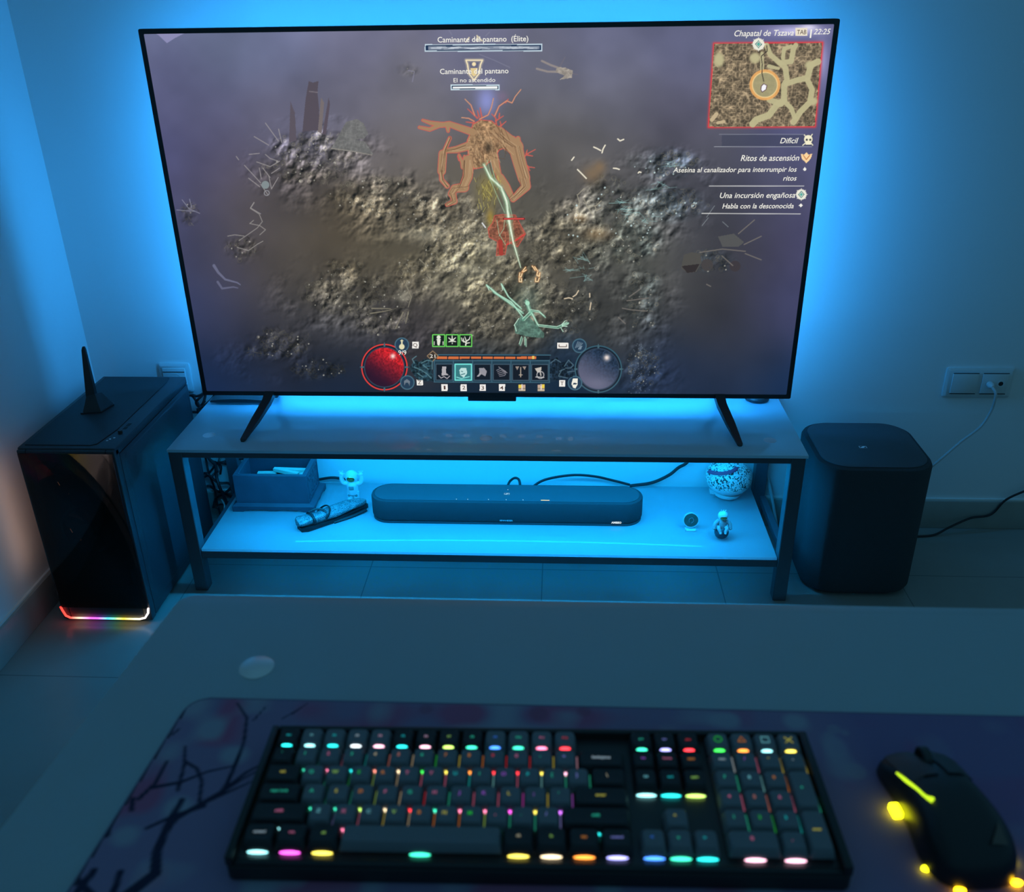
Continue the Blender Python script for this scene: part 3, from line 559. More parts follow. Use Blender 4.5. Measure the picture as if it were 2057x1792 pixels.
for k in range(3):
    u = 869+k*27.2; rect(u, u+24, 672.5, 696.5, (26, 34, 30)); q = [(u, 673), (u+24, 673), (u+24, 696.5), (u, 696.5)]; stroke(q+[q[0]], 2, (112, 224, 96)); c0, d0 = u+12, 685
    wt_ = (226, 230, 214)
    if k == 0: disc(c0, d0-7, 4, wt_); fill([(c0-4, d0-3), (c0+4, d0-3), (c0+2, d0+9), (c0-2, d0+9)], wt_); stroke([(c0-9, d0+8), (c0-9, d0+2)], 1.6, wt_); stroke([(c0+9, d0+8), (c0+9, d0+2)], 1.6, wt_)
    elif k == 1:
        for a in range(6): an = a*PI/3+.5; stroke([(c0, d0), (c0+8*math.cos(an), d0-2+8*math.sin(an))], 3.2, wt_, w2=1.6)
        stroke([(c0-3, d0+3), (c0+3, d0+3)], 1.3, (30, 40, 34))
    else:
        for p in (((0, 9), (1, 0), (-2, -8)), ((1, 1), (7, -3), (9, -9)), ((0, 3), (-7, 0), (-9, -6)), ((1, 5), (8, 4)), ((-4, 2), (-5, -5))): stroke([(c0+x, d0+y) for x, y in p], 2.6, wt_, w2=1.4)
# carved figures flanking the bar
CV = (58, 92, 104)
fill([(822, 740), (834, 722), (842, 728), (852, 722), (870, 722), (866, 740), (871, 766), (838, 764)], (40, 68, 80), .9, .8)
for p in (((832, 730), (828, 722), (836, 716)), ((846, 730), (858, 724), (868, 726), (868, 742)), ((832, 738), (846, 744), (858, 752), (866, 760)), ((838, 750), (850, 758)), ((850, 734), (860, 742))): stroke(p, 2, (96, 138, 148), .8)
fill([(1104, 724), (1120, 718), (1126, 730), (1146, 722), (1154, 738), (1150, 758), (1120, 764), (1104, 762)], (32, 48, 64), .9, .8)
for p in (((1134, 736), (1142, 724), (1152, 734), (1146, 740), (1136, 740)), ((1128, 744), (1122, 756), (1140, 760)), ((1140, 748), (1154, 746)), ((1106, 730), (1116, 722), (1126, 728)), ((1124, 746), (1134, 742))): stroke(p, 2, (84, 112, 128), .8)
IMG = np.clip(IMG, 0, 255)
rgb = IMG/255; rgb = np.where(rgb <= .04045, rgb/12.92, ((rgb+.055)/1.055)**2.4)
me = bpy.data.meshes.new('screen')
nv = GW*GH; co = np.zeros((nv, 3), np.float32); co[:, 0] = XX.ravel(); co[:, 1] = .0015; co[:, 2] = (ZZ-TZ0).ravel()
me.vertices.add(nv); me.vertices.foreach_set('co', co.ravel())
i = (np.arange(GH-1)[:, None]*GW+np.arange(GW-1)[None]).ravel(); q = np.stack([i, i+1, i+GW+1, i+GW], 1).astype(np.int32)
me.loops.add(q.size); me.loops.foreach_set('vertex_index', q.ravel()); me.polygons.add(len(q))
me.polygons.foreach_set('loop_start', (np.arange(len(q))*4).astype(np.int32)); me.update(calc_edges=True)
ca = me.color_attributes.new('picture', 'FLOAT_COLOR', 'POINT'); ca.data.foreach_set('color', np.concatenate([rgb.reshape(-1, 3), np.ones((nv, 1))], 1).astype(np.float32).ravel())
sm = bpy.data.materials.new('lit_screen'); sm.use_nodes = True; N, L = nt(sm); b = N['Principled BSDF']; at = N.new('ShaderNodeAttribute'); at.attribute_name = 'picture'
b.inputs['Base Color'].default_value = (.01, .01, .012, 1); b.inputs['Roughness'].default_value = .35
L.new(at.outputs['Color'], b.inputs['Emission Color']); b.inputs['Emission Strength'].default_value = 1.0
me.materials.append(sm); scr = bpy.data.objects.new('screen', me); COL.objects.link(scr); scr.parent = tv
# lettering on the screen
def scr_text(bm, s, u, v, hpx, align='LEFT', shear=0, wpx=None, ang=0, wt=0):
    """s with its baseline start (or centre / end) at screen point u,v; hpx = height of capitals"""
    x, z = S(u, v); x2, z2 = S(u, v-hpx); size = (z2-z)/.70
    me_ = textmesh(s, size, shear, 'LEFT', wt=wt*size); n0 = len(bm.verts); bm.from_mesh(me_); bpy.data.meshes.remove(me_); bm.verts.ensure_lookup_table(); vs = bm.verts[n0:]
    xs_ = [w.co.x for w in vs]; w0, w1 = min(xs_), max(xs_); k = 1
    if wpx: xe, _ = S(u+wpx, v); k = (xe-x)/(w1-w0)
    o_ = {'LEFT': 0, 'CENTER': -.5, 'RIGHT': -1}[align]*(w1-w0)*k
    for w in vs: w.co = Vector((x+o_+(w.co.x-w0)*k, .0007, z+w.co.y))
T1 = [('Caminante del pantano  (Élite)', 970, 84, 11, 'CENTER', 0, 183), ('Caminante del pantano', 952.5, 148, 10.5, 'CENTER', 0, 138), ('El no ascendido', 953, 165, 8.5, 'CENTER', 0, 84)]
T1 += [('Chapatal de Tszava', 1475, 73, 12, 'LEFT', .2, 119), ('|', 1627, 72, 13, 'LEFT', .0, 3), ('22:25', 1634, 69, 11, 'LEFT', .25, 34), ('Difícil', 1567, 288, 11, 'LEFT', .2, 36), ('Ritos de ascensión', 1488, 323.5, 12, 'LEFT', .2, 117),
       ('Asesina al canalizador para interrumpir los', 1352, 346.5, 10, 'LEFT', .2, 248), ('ritos', 1573, 363, 10, 'LEFT', .2, 27), ('Una incursión engañosa', 1446, 398, 11, 'LEFT', .2, 151), ('Habla con la desconocida', 1451, 419, 10, 'LEFT', .2, 143), ('21', 863.5, 719, 7, 'LEFT', 0, 11), ('9/9', 800.5, 713, 9, 'LEFT', 0, 16)]
wl_ = emis('screen_letter_white', lin((244, 242, 232)), 1.0)
for s_, u, v, h, al, shr, w in T1: bm = B(); scr_text(bm, s_, u, v, h, al, shr, w, wt=.006 if h > 9 else 0); obj('caption', bm, wl_, scr, smooth=False)
bm = B(); x, z = S(1598, 73)
fill_pts = [S(1598, 56), S(1622, 56), S(1622, 72), S(1598, 72)]; poly(bm, [(p[0], .0009, p[1]) for p in fill_pts])
obj('key_badge', bm, emis('screen_badge', lin((236, 226, 206)), 1.0), scr, smooth=False)
bl_ = emis('screen_letter_brown', lin((84, 66, 62)), 1.0)
for s_, u, v, h, w in (('TAB', 1600.5, 69, 9, 19), ('1', 891.5, 782.5, 7.5, 3.6), ('2', 928.5, 782.5, 7.5, 6.5), ('3', 966.5, 783, 7.5, 6), ('4', 1004, 783, 7.5, 7.5), ('Q', 830, 697, 7.5, 8.5), ('Z', 839.5, 772, 7.5, 7), ('T', 1125.5, 774, 7.5, 7)):
    bm = B(); scr_text(bm, s_, u, v, h, 'LEFT', 0, w, wt=.006)
    for w_ in bm.verts: w_.co.y = .0005
    obj('key_letter', bm, bl_, scr, smooth=False)
# ------------------------------------------------------------------ tv stand
FX0, FX1, FY, BY = -.7488, .7234, -.1926, .160
st = thing('tv_stand', 'low black metal stand with two white glass levels under the television', 'tv stand', (0, 0, 0))
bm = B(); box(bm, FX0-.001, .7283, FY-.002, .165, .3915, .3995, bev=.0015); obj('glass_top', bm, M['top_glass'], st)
bm = B(); box(bm, FX0+.034, FX1-.034, FY+.002, .158, .1165, .124, bev=.0015); obj('lower_shelf', bm, M['white_glass'], st)
for x in (FX0, FX1-.032):
    for y in (FY, BY-.032):
        bm = B(); box(bm, x, x+.032, y, y+.032, 0, .3905, bev=.0015, seg=1); obj('leg', bm, M['steel_black'], st)
for y in (FY+.001, BY-.016):
    bm = B(); box(bm, FX0+.032, FX1-.032, y, y+.014, .377, .3905, bev=.001, seg=1); obj('upper_rail', bm, M['steel_black'], st)
    bm = B(); box(bm, FX0+.032, FX1-.032, y+.002, y+.02, .096, .116, bev=.001, seg=1); obj('lower_rail', bm, M['steel_black'], st)
for x in (FX0+.008, FX1-.024):
    bm = B(); box(bm, x, x+.016, FY+.034, BY-.034, .377, .3905, bev=.001, seg=1); obj('side_rail', bm, M['steel_black'], st)
    bm = B(); box(bm, x+.01, x+.026, FY+.034, BY-.034, .096, .116, bev=.001, seg=1); obj('side_rail', bm, M['steel_black'], st)
for x, y in ((-.676, -.115), (-.007, -.118), (.657, -.116)):
    bm = B(); lathe(bm, [(.015, 0), (.015, .0004), (.011, .0004), (.011, .0002)], (x, y, .3994), 24); obj('bonding_disc', bm, M['disc'], st)
for y_, n_, k_, w_ in ((-.158, (0, .02, -1), 1.0, .012), (.110, (0, .02, -1), .30, .010)):  # unseen strips added to light the shelf; boards above them block leaks
    n_ = Vector(n_).normalized(); bm = B(); strip(bm, (-.66, y_, .381), (.64, y_, .381), n_, w_)
    obj('light_strip', bm, emis('added_under_glass_glow', (.004, .40, 1.0), UNDERLIGHT*k_), st, smooth=False)
    bm = B(); box(bm, -.665, .645, y_-.016, y_+.016, .3822, .3912, bev=.0008, seg=1); obj('strip_channel', bm, M['steel_black'], st)

# ------------------------------------------------------------------ soundbar
def sb_prism(bm, cx, cy, w, d, r, z0, z1, bev=0): return prism(bm, rrect(cx, cy, w, d, r, 10), z0, z1, bev)
sb = thing('soundbar', 'dark rounded soundbar lying on the bright lower glass shelf', 'soundbar', (.031, -.008, .124))
bm = B(); sb_prism(bm, .031, -.008, .696, .097, .046, .1243, .131); obj('base', bm, M['top_dark'], sb)
bm = B(); sb_prism(bm, .031, -.008, .700, .100, .049, .131, .189, .005); obj('cloth_body', bm, M['fabric_dark'], sb)
bm = B(); sb_prism(bm, .031, -.008, .682, .084, .041, .189, .1902, .0005); obj('top_panel', bm, M['top_dark'], sb)
def logo(bm, cx, cy, z, w):
    h = w*.62; f = lambda pts: poly(bm, [(cx+x*w, cy+y*h, z) for x, y in pts])
    t = .09
    f([(-.5, .5), (.5, .5), (.5, .5-t), (-.5, .5-t)]); f([(-.5, -.5), (.5, -.5), (.5, -.5+t), (-.5, -.5+t)])
    f([(-.5, -.5), (-.5+t, -.5), (-.5+t, .5), (-.5, .5)]); f([(.5-t, -.5), (.5, -.5), (.5, .5), (.5-t, .5)])
    f([(-.42, -.42), (-.12, -.42), (.18, .42), (.05, .42), (-.2, -.0)]); f([(-.12, -.42), (.02, -.42), (.42, .42), (.18, .42)])
bm = B(); logo(bm, .033, -.013, .1904, .014); obj('emblem', bm, emis('soft_white_mark', lin((150, 205, 235)), .9), sb, smooth=False)
dotm = emis('small_status_light', lin((200, 235, 250)), 1.3)
for x in (-.094, -.065, -.012, .033, .076, .0345):
    bm = B(); lathe(bm, [(.0011, 0), (.0011, .0002)], (x, -.0435 if x != .0345 else .009, .1902), 10); obj('touch_light', bm, dotm, sb)
bm = B(); box(bm, .121, .143, -.0452, -.0432, .1902, .1906); obj('status_bar', bm, emis('amber_white_light', lin((255, 214, 150)), 1.6), sb)
FM = lambda x, y, z, k=1: Matrix.Translation((x, y, z)) @ Matrix.Rotation(PI/2, 4, 'X')
bm = B(); add_text(bm, 'SENNHEISER', .006, FM(.033, -.0585, .1355), align='CENTER', extrude=.0002); obj('maker_name', bm, M['logo'], sb, smooth=False)
bm = B(); add_text(bm, 'AMBEO', .0075, FM(.313, -.0587, .1335), align='CENTER', extrude=.0002, wt=.0003); obj('model_name', bm, emis('white_backlit_name', lin((220, 240, 250)), 1.0), sb, smooth=False)

# ------------------------------------------------------------------ subwoofer
sw = thing('subwoofer', 'tall dark rounded subwoofer standing on the floor right of the stand', 'subwoofer', (.905, -.038, 0))
sx, sy = .905, -.038
bm = B(); prism(bm, rrect(sx, sy, .236, .232, .06, 10), 0, .012); obj('foot', bm, M['top_dark'], sw)
bm = B(); prism(bm, rrect(sx, sy, .268, .266, .068, 12), .010, .352, .010); obj('cloth_body', bm, M['fabric_dark'], sw)
bm = B(); prism(bm, rrect(sx, sy, .244, .242, .060, 12), .3515, .3545, .001); obj('top_panel', bm, M['top_dark'], sw)
bm = B(); logo(bm, .894, -.056, .3548, .018); obj('emblem', bm, mat('silver_emblem', (.8, .82, .85), .4), sw, smooth=False)

# ------------------------------------------------------------------ computer tower
PX0, PX1, PY0, PY1, PH = -1.022, -.802, -.328, .098, .465
pc = thing('computer_tower', 'tall black computer case on the floor left of the television stand', 'computer', ((PX0+PX1)/2, (PY0+PY1)/2, 0))
def pbox(name, a, m, bev=.0015, parent=None):
    bm = B(); box(bm, *a, bev=bev, seg=2); return obj(name, bm, m, parent or pc)
pbox('chassis_base', (PX0+.004, PX1-.004, PY0+.012, PY1, .008, .10), M['pc'])
pbox('rear_panel', (PX0+.004, PX1-.004, PY1-.004, PY1, .10, PH-.006), M['pc'])
pbox('motherboard_tray', (PX1-.040, PX1-.030, PY0+.02, PY1-.006, .10, PH-.012), M['pc'])
pbox('top_frame', (PX0, PX1, PY0+.006, PY1, PH-.020, PH), M['pc'], .003)
# right steel side with a raised pressed area
sp = pbox('side_panel', (PX1-.004, PX1, PY0+.022, PY1, .012, PH-.021), M['pc'])
bm = B(); pts = rrect((PY0+.034+PY1-.012)/2, .235, PY1-.012-PY0-.034, .40, .02, 5); loft(bm, [[(PX1-.0005, p[0], p[1]) for p in pts], [(PX1+.0015, .9*(p[0]+.115)*1.08-.115, (p[1]-.235)*.985+.235) for p in pts]]); obj('pressed_panel', bm, M['pc'], sp)
pbox('side_glass', (PX0, PX0+.004, PY0+.022, PY1, .012, PH-.021), M['pcside'], .001)
# front: frame and smoked glass, fans behind
bm = B()
for a in ((PX0, PX0+.020, PY0, PY0+.022, .008, PH-.004), (PX1-.020, PX1, PY0, PY0+.022, .008, PH-.004), (PX0+.020, PX1-.020, PY0, PY0+.022, PH-.030, PH-.004), (PX0+.020, PX1-.020, PY0, PY0+.022, .008, .05)): box(bm, *a, bev=.003, seg=2)
obj('front_frame', bm, M['pc'], pc)
pbox('front_glass', (PX0+.004, PX1-.004, PY0-.005, PY0-.001, .045, PH-.010), M['pcglass'], .001)
fanglow = emis('dim_warm_fan_light', (1.0, .42, .22), 2.5)
for zc in (.37, .245):
    cx = (PX0+PX1)/2-.01; yc = PY0+.035
    bm = B()
    ring_lathe(bm, [(.056, -.012), (.062, -.012), (.062, .012), (.056, .012)], (cx, yc, zc), 32, 'y')
    fr_ = obj('fan_ring', bm, M['mousegrey'], pc)
    bm = B(); lathe(bm, [(.001, -.012), (.017, -.012), (.019, -.008), (.019, .010), (.001, .010)], (cx, yc, zc), 20, 'y'); obj('fan_hub', bm, M['mousegrey'], fr_)
    bm = B()
    for k in range(9):
        a = 2*PI*k/9; lo = []
        for (r, t, w, tw) in ((.018, 0, .007, .5), (.035, .12, .010, .42), (.054, .3, .013, .35)):
            an = a+t; c = Vector((cx+r*math.cos(an), yc, zc+r*math.sin(an))); tn = Vector((-math.sin(an), 0, math.cos(an))); d = tn*w+Vector((0, w*tw*1.5, 0))
            lo.append([c-d, c+d, c+d+Vector((0, .0012, 0)), c-d+Vector((0, .0012, 0))])
        loft(bm, lo)
    obj('fan_blades', bm, M['top_dark'], fr_)
    bm = B(); ring_lathe(bm, [(.0575, .0125), (.0605, .0125), (.0605, .0145), (.0575, .0145)], (cx, yc, zc), 32, 'y'); obj('fan_light', bm, fanglow, fr_)
pbox('graphics_card', (PX0+.05, PX1-.045, PY0+.10, PY1-.02, .20, .24), M['mousegrey'], .003)
bm = B(); strip(bm, (PX0-.0012, PY0+.014, .15), (PX0-.0012, PY0+.014, .43), (-1, -.25, 0), .007); obj('side_light', bm, emis('added_warm_glow', (1.0, .60, .44), 5.0), pc, smooth=False)  # unseen strip added outside the case to throw warmth on the left wall
# top mesh with a curved end, buttons and ports
tz = PH+.0002
o_ = [(PX0+.012, PY0+.018), (PX1-.060, PY0+.018), (PX1-.048, PY0+.026), (PX1-.036, PY0+.10), (PX1-.034, PY1-.045), (PX1-.040, PY1-.012), (PX0+.012, PY1-.012)]
bm = B(); prism(bm, o_, PH-.001, PH+.0022, .0008); obj('top_filter', bm, M['pctop'], pc, smooth=False)
bm = B(); lathe(bm, [(.005, 0), (.005, .006), (.004, .007)], (PX1-.022, PY0+.085, PH), 20); obj('power_button', bm, M['mousegrey'], pc)
for y in (PY0+.105, PY0+.123):
    pbox('port', (PX1-.026, PX1-.018, y, y+.013, PH-.001, PH+.0006), M['hole'], 0)
for x, y in ((PX1-.031, PY0+.052), (PX1-.024, PY0+.058), (PX1-.034, PY0+.044)):
    bm = B(); lathe(bm, [(.0024, 0), (.0024, .001)], (x, y, PH), 12); obj('jack', bm, M['disc'], pc)
for x in (PX0+.02, PX1-.05):
    for y in (PY0+.02, PY1-.05): pbox('rubber_foot', (x, x+.03, y, y+.03, 0, .009), M['cable'], .001)
# rainbow light bar bent along the foot of the front
rm = bpy.data.materials.new('rainbow_light_bar'); rm.use_nodes = True; N, L = nt(rm); N.clear()
tcn = N.new('ShaderNodeTexCoord'); sep = N.new('ShaderNodeSeparateXYZ'); mr = N.new('ShaderNodeMapRange'); cr = N.new('ShaderNodeValToRGB'); em = N.new('ShaderNodeEmission'); ou = N.new('ShaderNodeOutputMaterial')
L.new(tcn.outputs['Object'], sep.inputs[0]); L.new(sep.outputs[0], mr.inputs[0]); mr.inputs[1].default_value = -.108; mr.inputs[2].default_value = .100
stops = [(0, (255, 60, 50)), (.10, (255, 80, 70)), (.20, (255, 190, 160)), (.33, (250, 90, 220)), (.42, (190, 90, 250)), (.53, (70, 190, 235)), (.62, (120, 230, 150)), (.72, (250, 215, 60)), (.84, (255, 235, 170)), (1, (240, 225, 225))]
el = cr.color_ramp.elements
while len(el) < len(stops): el.new(.5)
for e, (p, c) in zip(el, stops): e.position = p
for e, (p, c) in zip(el, stops): e.color = (*lin(c), 1)
L.new(mr.outputs[0], cr.inputs[0]); L.new(cr.outputs[0], em.inputs[0]); em.inputs[1].default_value = 2.2; L.new(em.outputs[0], ou.inputs[0])
bm = B(); tube(bm, [(PX0+.003, PY0-.0035, .046), (PX0+.005, PY0-.0035, .036), (PX0+.010, PY0-.0035, .020), (PX0+.020, PY0-.0035, .014), (PX1-.030, PY0-.0035, .014), (PX1-.016, PY0-.0035, .018), (PX1-.006, PY0-.0035, .032), (PX1-.003, PY0-.0035, .046)], .0026, smooth=False, n=8)
obj('light_bar', bm, rm, pc)
# wifi antenna standing on the case
an = thing('wifi_antenna', 'slim black upright aerial standing on top of the computer case', 'antenna', (-.935, -.118, PH+.0024))
bm = B(); prism(bm, [(-.962, -.148), (-.915, -.140), (-.905, -.095), (-.912, -.080), (-.945, -.090)], PH+.0024, PH+.006)
loft(bm, [[(-.958, -.144, PH+.006), (-.918, -.137, PH+.006), (-.908, -.092, PH+.006), (-.944, -.093, PH+.006)], [(-.950, -.126, PH+.040), (-.930, -.124, PH+.044), (-.924, -.104, PH+.040), (-.943, -.108, PH+.036)]])
obj('base', bm, M['mousegrey'], an, smooth=False)
bm = B(); loft(bm, [[(-.9535+a, -.126+b_, PH+.02) for a, b_ in ((0, 0), (.022, .003), (.024, .012), (0, .010))], [(-.952+a, -.122+b_, PH+.055) for a, b_ in ((0, 0), (.020, .002), (.022, .009), (0, .008))], [(-.9435+a, -.113+b_, PH+.15) for a, b_ in ((0, 0), (.008, .001), (.009, .006), (0, .006))], [(-.941+a, -.111+b_, PH+.157) for a, b_ in ((0, 0), (.005, .001), (.005, .004), (0, .004))]])
obj('blade', bm, M['mousegrey'], an, smooth=False)

# ------------------------------------------------------------------ wall sockets and cables
def plate(bm, x0, x1, z0, z1):
    a, b_ = rrect((x0+x1)/2, (z0+z1)/2, x1-x0, z1-z0, .004, 3), rrect((x0+x1)/2, (z0+z1)/2, x1-x0-.012, z1-z0-.012, .003, 3)
    loft(bm, [[(p[0], WY, p[1]) for p in a], [(p[0], WY-.006, p[1]) for p in a], [(p[0], WY-.010, p[1]) for p in b_]])
so = thing('wall_socket', 'white double wall plate, blank left half and socket right, grey cable plugged in', 'socket', (1.237, WY, .392))
bm = B(); plate(bm, 1.153, 1.322, .391, .472); obj('cover_frame', bm, M['white_plastic'], so)
for k, (x0, x1) in enumerate(((1.168, 1.232), (1.243, 1.307))):
    bm = B(); box(bm, x0, x1, WY-.0135, WY-.009, .405, .458, bev=.001); ins = obj('blank_insert' if k == 0 else 'socket_insert', bm, M['white_plastic'], so)
    for z in (.4035, .4595): bm = B(); box(bm, x0, x1, WY-.0128, WY-.0118, z-.0008, z+.0008); obj('insert_slot', bm, M['hole'], ins)
bm = B(); ring_lathe(bm, [(.006, -.0142), (.0095, -.0142), (.0095, -.0132), (.006, -.0132)], (1.290, WY, .432), 20, 'y'); r_ = obj('port_ring', bm, M['white_plastic'], so)
bm = B(); lathe(bm, [(.0060, -.0140), (.0060, -.0136)], (1.290, WY, .432), 20, 'y'); obj('port_hole', bm, M['hole'], r_)
so2 = thing('wall_socket', 'white wall socket plate partly behind the computer case and television', 'socket', (-.862, WY, .40))
bm = B(); plate(bm, -.903, -.820, .392, .474); obj('cover_frame', bm, M['white_plastic'], so2)
bm = B(); box(bm, -.892, -.831, WY-.0135, WY-.009, .404, .462, bev=.001); ins = obj('socket_insert', bm, M['white_plastic'], so2)
bm = B(); box(bm, -.891, -.832, WY-.0142, WY-.0134, .4515, .4535); obj('insert_slot', bm, M['hole'], ins)
bm = B(); ring_lathe(bm, [(.0165, -.0140), (.0195, -.0142), (.0195, -.0132), (.0165, -.0132)], (-.8615, WY, .430), 24, 'y'); obj('socket_ring', bm, M['white_plastic'], ins)
def cable(name, label, pts, r, m, k=8, cat='cable', group=None):
    bm = B(); tube(bm, pts, r, n=8, k=k); o = obj(name, bm, m); return tag(o, label, cat, group)
cw = thing('aerial_cable', 'grey white cable running from the right socket down behind the subwoofer', 'cable', (1.263, .158, .432))
bm = B(); lathe(bm, [(.0085, -.0145), (.0085, -.024), (.006, -.030), (.0035, -.034)], (1.262, WY, .431), 16, 'y'); obj('plug', bm, M['white_plastic'], cw)
bm = B(); tube(bm, [(1.262, WY-.032, .430), (1.268, WY-.045, .415), (1.270, .135, .37), (1.252, .135, .322), (1.21, .13, .282), (1.15, .115, .225), (1.08, .11, .15), (1.03, .12, .06)], .0035, n=8, k=8); obj('cord', bm, M['wcable'], cw)
cable('power_cable', 'thin black cable lying along the skirting right of the subwoofer', [(1.05, .11, .006), (1.12, .11, .004), (1.185, .118, .0035), (1.23, .130, .022), (1.29, .150, .040), (1.345, .157, .048), (1.375, .157, .094), (1.42, .155, .125), (1.50, .157, .165), (1.7, .160, .2)], .003, M['cable'])
cg = 'black cables tangled behind the stand'
cable('soundbar_cable', 'black cable looping up behind the middle of the soundbar', [(.025, .150, .124), (.034, .115, .158), (.048, .10, .176), (.060, .085, .178), (.064, .065, .165), (.065, .050, .150)], .0035, M['cable'])
cable('power_cable', 'black cable arching from the soundbar across the shelf to the right', [(.085, .044, .150), (.095, .075, .160), (.13, .10, .172), (.20, .112, .180), (.26, .122, .172), (.31, .142, .150), (.36, .153, .1305)], .0035, M['cable'])
cable('power_cable', 'black cable rising from the shelf to the glass top beside the painted jar', [(.36, .150, .1285), (.42, .152, .138), (.465, .155, .160), (.49, .158, .182), (.515, .158, .202), (.545, .160, .26), (.56, .158, .34)], .0045, M['cable'])
cable('power_cable', 'black cable beside the dark wooden box, behind the standing astronaut', [(-.50, .150, .138), (-.46, .146, .146), (-.42, .145, .140), (-.38, .148, .130)], .004, M['cable'])
cable('power_cable', 'pale cable slanting to the floor inside the right end of the stand', [(.700, .167, .30), (.712, .167, .22), (.736, .150, .14), (.755, .120, .06), (.765, .10, .004)], .004, M['wcable'])
def xz(pts, y0, y1):
    n = len(pts); return [(x, y0+(y1-y0)*i_/(n-1)+.006*math.sin(2.3*i_), z) for i_, (x, z) in enumerate(pts)]
tang = [('thick black cable in the left tangle, running straight down to the floor', .0045, xz([(-.800, .36), (-.797, .26), (-.792, .218), (-.780, .190), (-.781, .158), (-.774, .126), (-.767, .077), (-.755, .03), (-.75, .005)], .13, .12)),
 ('black cable dropping from the upper left into the cable knot behind the stand', .003, xz([(-.83, .235), (-.811, .217), (-.794, .200), (-.780, .188), (-.770, .17)], .150, .140)),
 ('short black cable hanging straight from the glass into the cable knot', .003, xz([(-.767, .30), (-.768, .218), (-.773, .194), (-.774, .172), (-.78, .15)], .140, .150)),
 ('black cable running level from the rear leg, then down left to the knot', .003, xz([(-.70, .202), (-.735, .199), (-.759, .197), (-.780, .188), (-.807, .158), (-.822, .148)], .145, .135)),
 ('black cable arching right in the tangle toward the wooden box', .003, xz([(-.790, .180), (-.780, .188), (-.759, .194), (-.747, .178), (-.742, .142), (-.738, .10)], .135, .145)),
 ('black cable nearest the computer in the left tangle', .003, xz([(-.818, .215), (-.814, .202), (-.807, .158), (-.802, .109), (-.80, .06), (-.79, .006)], .150, .140)),
 ('black cable hooking back on itself in the middle of the left tangle', .0038, xz([(-.815, .165), (-.807, .158), (-.779, .138), (-.755, .130), (-.748, .118), (-.771, .099), (-.800, .078), (-.81, .05)], .128, .138)),
 ('short black cable crossing the thick one in the left tangle', .003, xz([(-.770, .175), (-.784, .166), (-.794, .158), (-.807, .156), (-.82, .152)], .122, .128)),
 ('black cable sloping right, low in the left tangle', .0038, xz([(-.825, .112), (-.815, .109), (-.796, .101), (-.780, .089), (-.756, .075), (-.74, .07)], .150, .150)),
 ('black cable lowest in the left tangle, just above the floor', .003, xz([(-.80, .050), (-.791, .060), (-.776, .066), (-.761, .068), (-.735, .072)], .130, .140))]
for lb, r_, p in tang: cable('power_cable', lb, p, r_, M['cable'], group=cg)
cable('power_cable', 'pale thin cable end at the foot of the left cable tangle', xz([(-.775, .088), (-.770, .070), (-.766, .056), (-.75, .01)], .118, .110), .002, M['wcable'])
for lb, p in (('black cable running level from the computer to the television corner', xz([(-.84, .389), (-.813, .395), (-.792, .399), (-.77, .410), (-.74, .44)], .14, .12)),
 ('black cable hooking under itself between computer and television', xz([(-.818, .392), (-.814, .382), (-.797, .358), (-.795, .349), (-.806, .341), (-.83, .343)], .145, .15)),
 ('black cable looping out from the computer between it and the television', xz([(-.775, .41), (-.790, .391), (-.804, .378), (-.813, .369), (-.812, .361), (-.802, .357), (-.79, .37)], .150, .155)),
 ('black cable rising diagonally to the television corner', xz([(-.80, .33), (-.799, .356), (-.785, .367), (-.758, .388), (-.735, .415)], .135, .12)),
 ('black cable dropping steeply at the television corner', xz([(-.785, .42), (-.787, .387), (-.792, .367), (-.804, .345), (-.82, .32)], .16, .155))):
    cable('power_cable', lb, p, .0035, M['cable'], group='black cables between computer and television')
cable('television_cable', 'black cable dropping behind the middle of the television to the stand', [(.06, .10, .50), (.10, .12, .455), (.18, .14, .43), (.27, .150, .41), (.33, .155, .4035), (.42, .157, .4035)], .0035, M['cable'])

# ------------------------------------------------------------------ things on the glass top
rb = thing('set_top_box', 'flat black curved box on the glass top behind the television left foot', 'set-top box', (-.662, .100, .3995))
bm = B(); lo = []
for t in range(9):
    q = -1+2*t/8; x = -.662+q*.074; th = .011*(1-.55*q*q)+.003; lo.append([(x, .066, .4060), (x, .066, .4060+th*.7), (x, .150, .4060+th), (x, .150, .4060)])
loft(bm, lo); obj('casing', bm, M['tvblack'], rb)
for x in (-.715, -.612): bm = B(); box(bm, x-.008, x+.008, .085, .140, .3995, .4065, bev=.001); obj('foot', bm, M['cable'], rb)
hd = thing('round_hub', 'dark round puck on the glass top behind the television right corner', 'device', (.645, .122, .3995))
bm = B(); lathe(bm, [(.026, 0), (.030, .002), (.031, .008), (.028, .012), (.010, .013)], (.672, .125, .3995), 32); obj('casing', bm, M['tvfoot'], hd)
bm = B(); lathe(bm, [(.004, .013), (.004, .0138)], (.672, .125, .3995), 12); obj('button', bm, M['fgrey'], hd)

# ------------------------------------------------------------------ wooden box with sticks
BX0, BX1, BY0, BY1, BZ = -.695, -.4765, -.009, .125, .124
wb = thing('wooden_box', 'dark carved open wooden box on the shelf, filled with pale sticks', 'box', (-.586, .058, BZ))
bm = B()
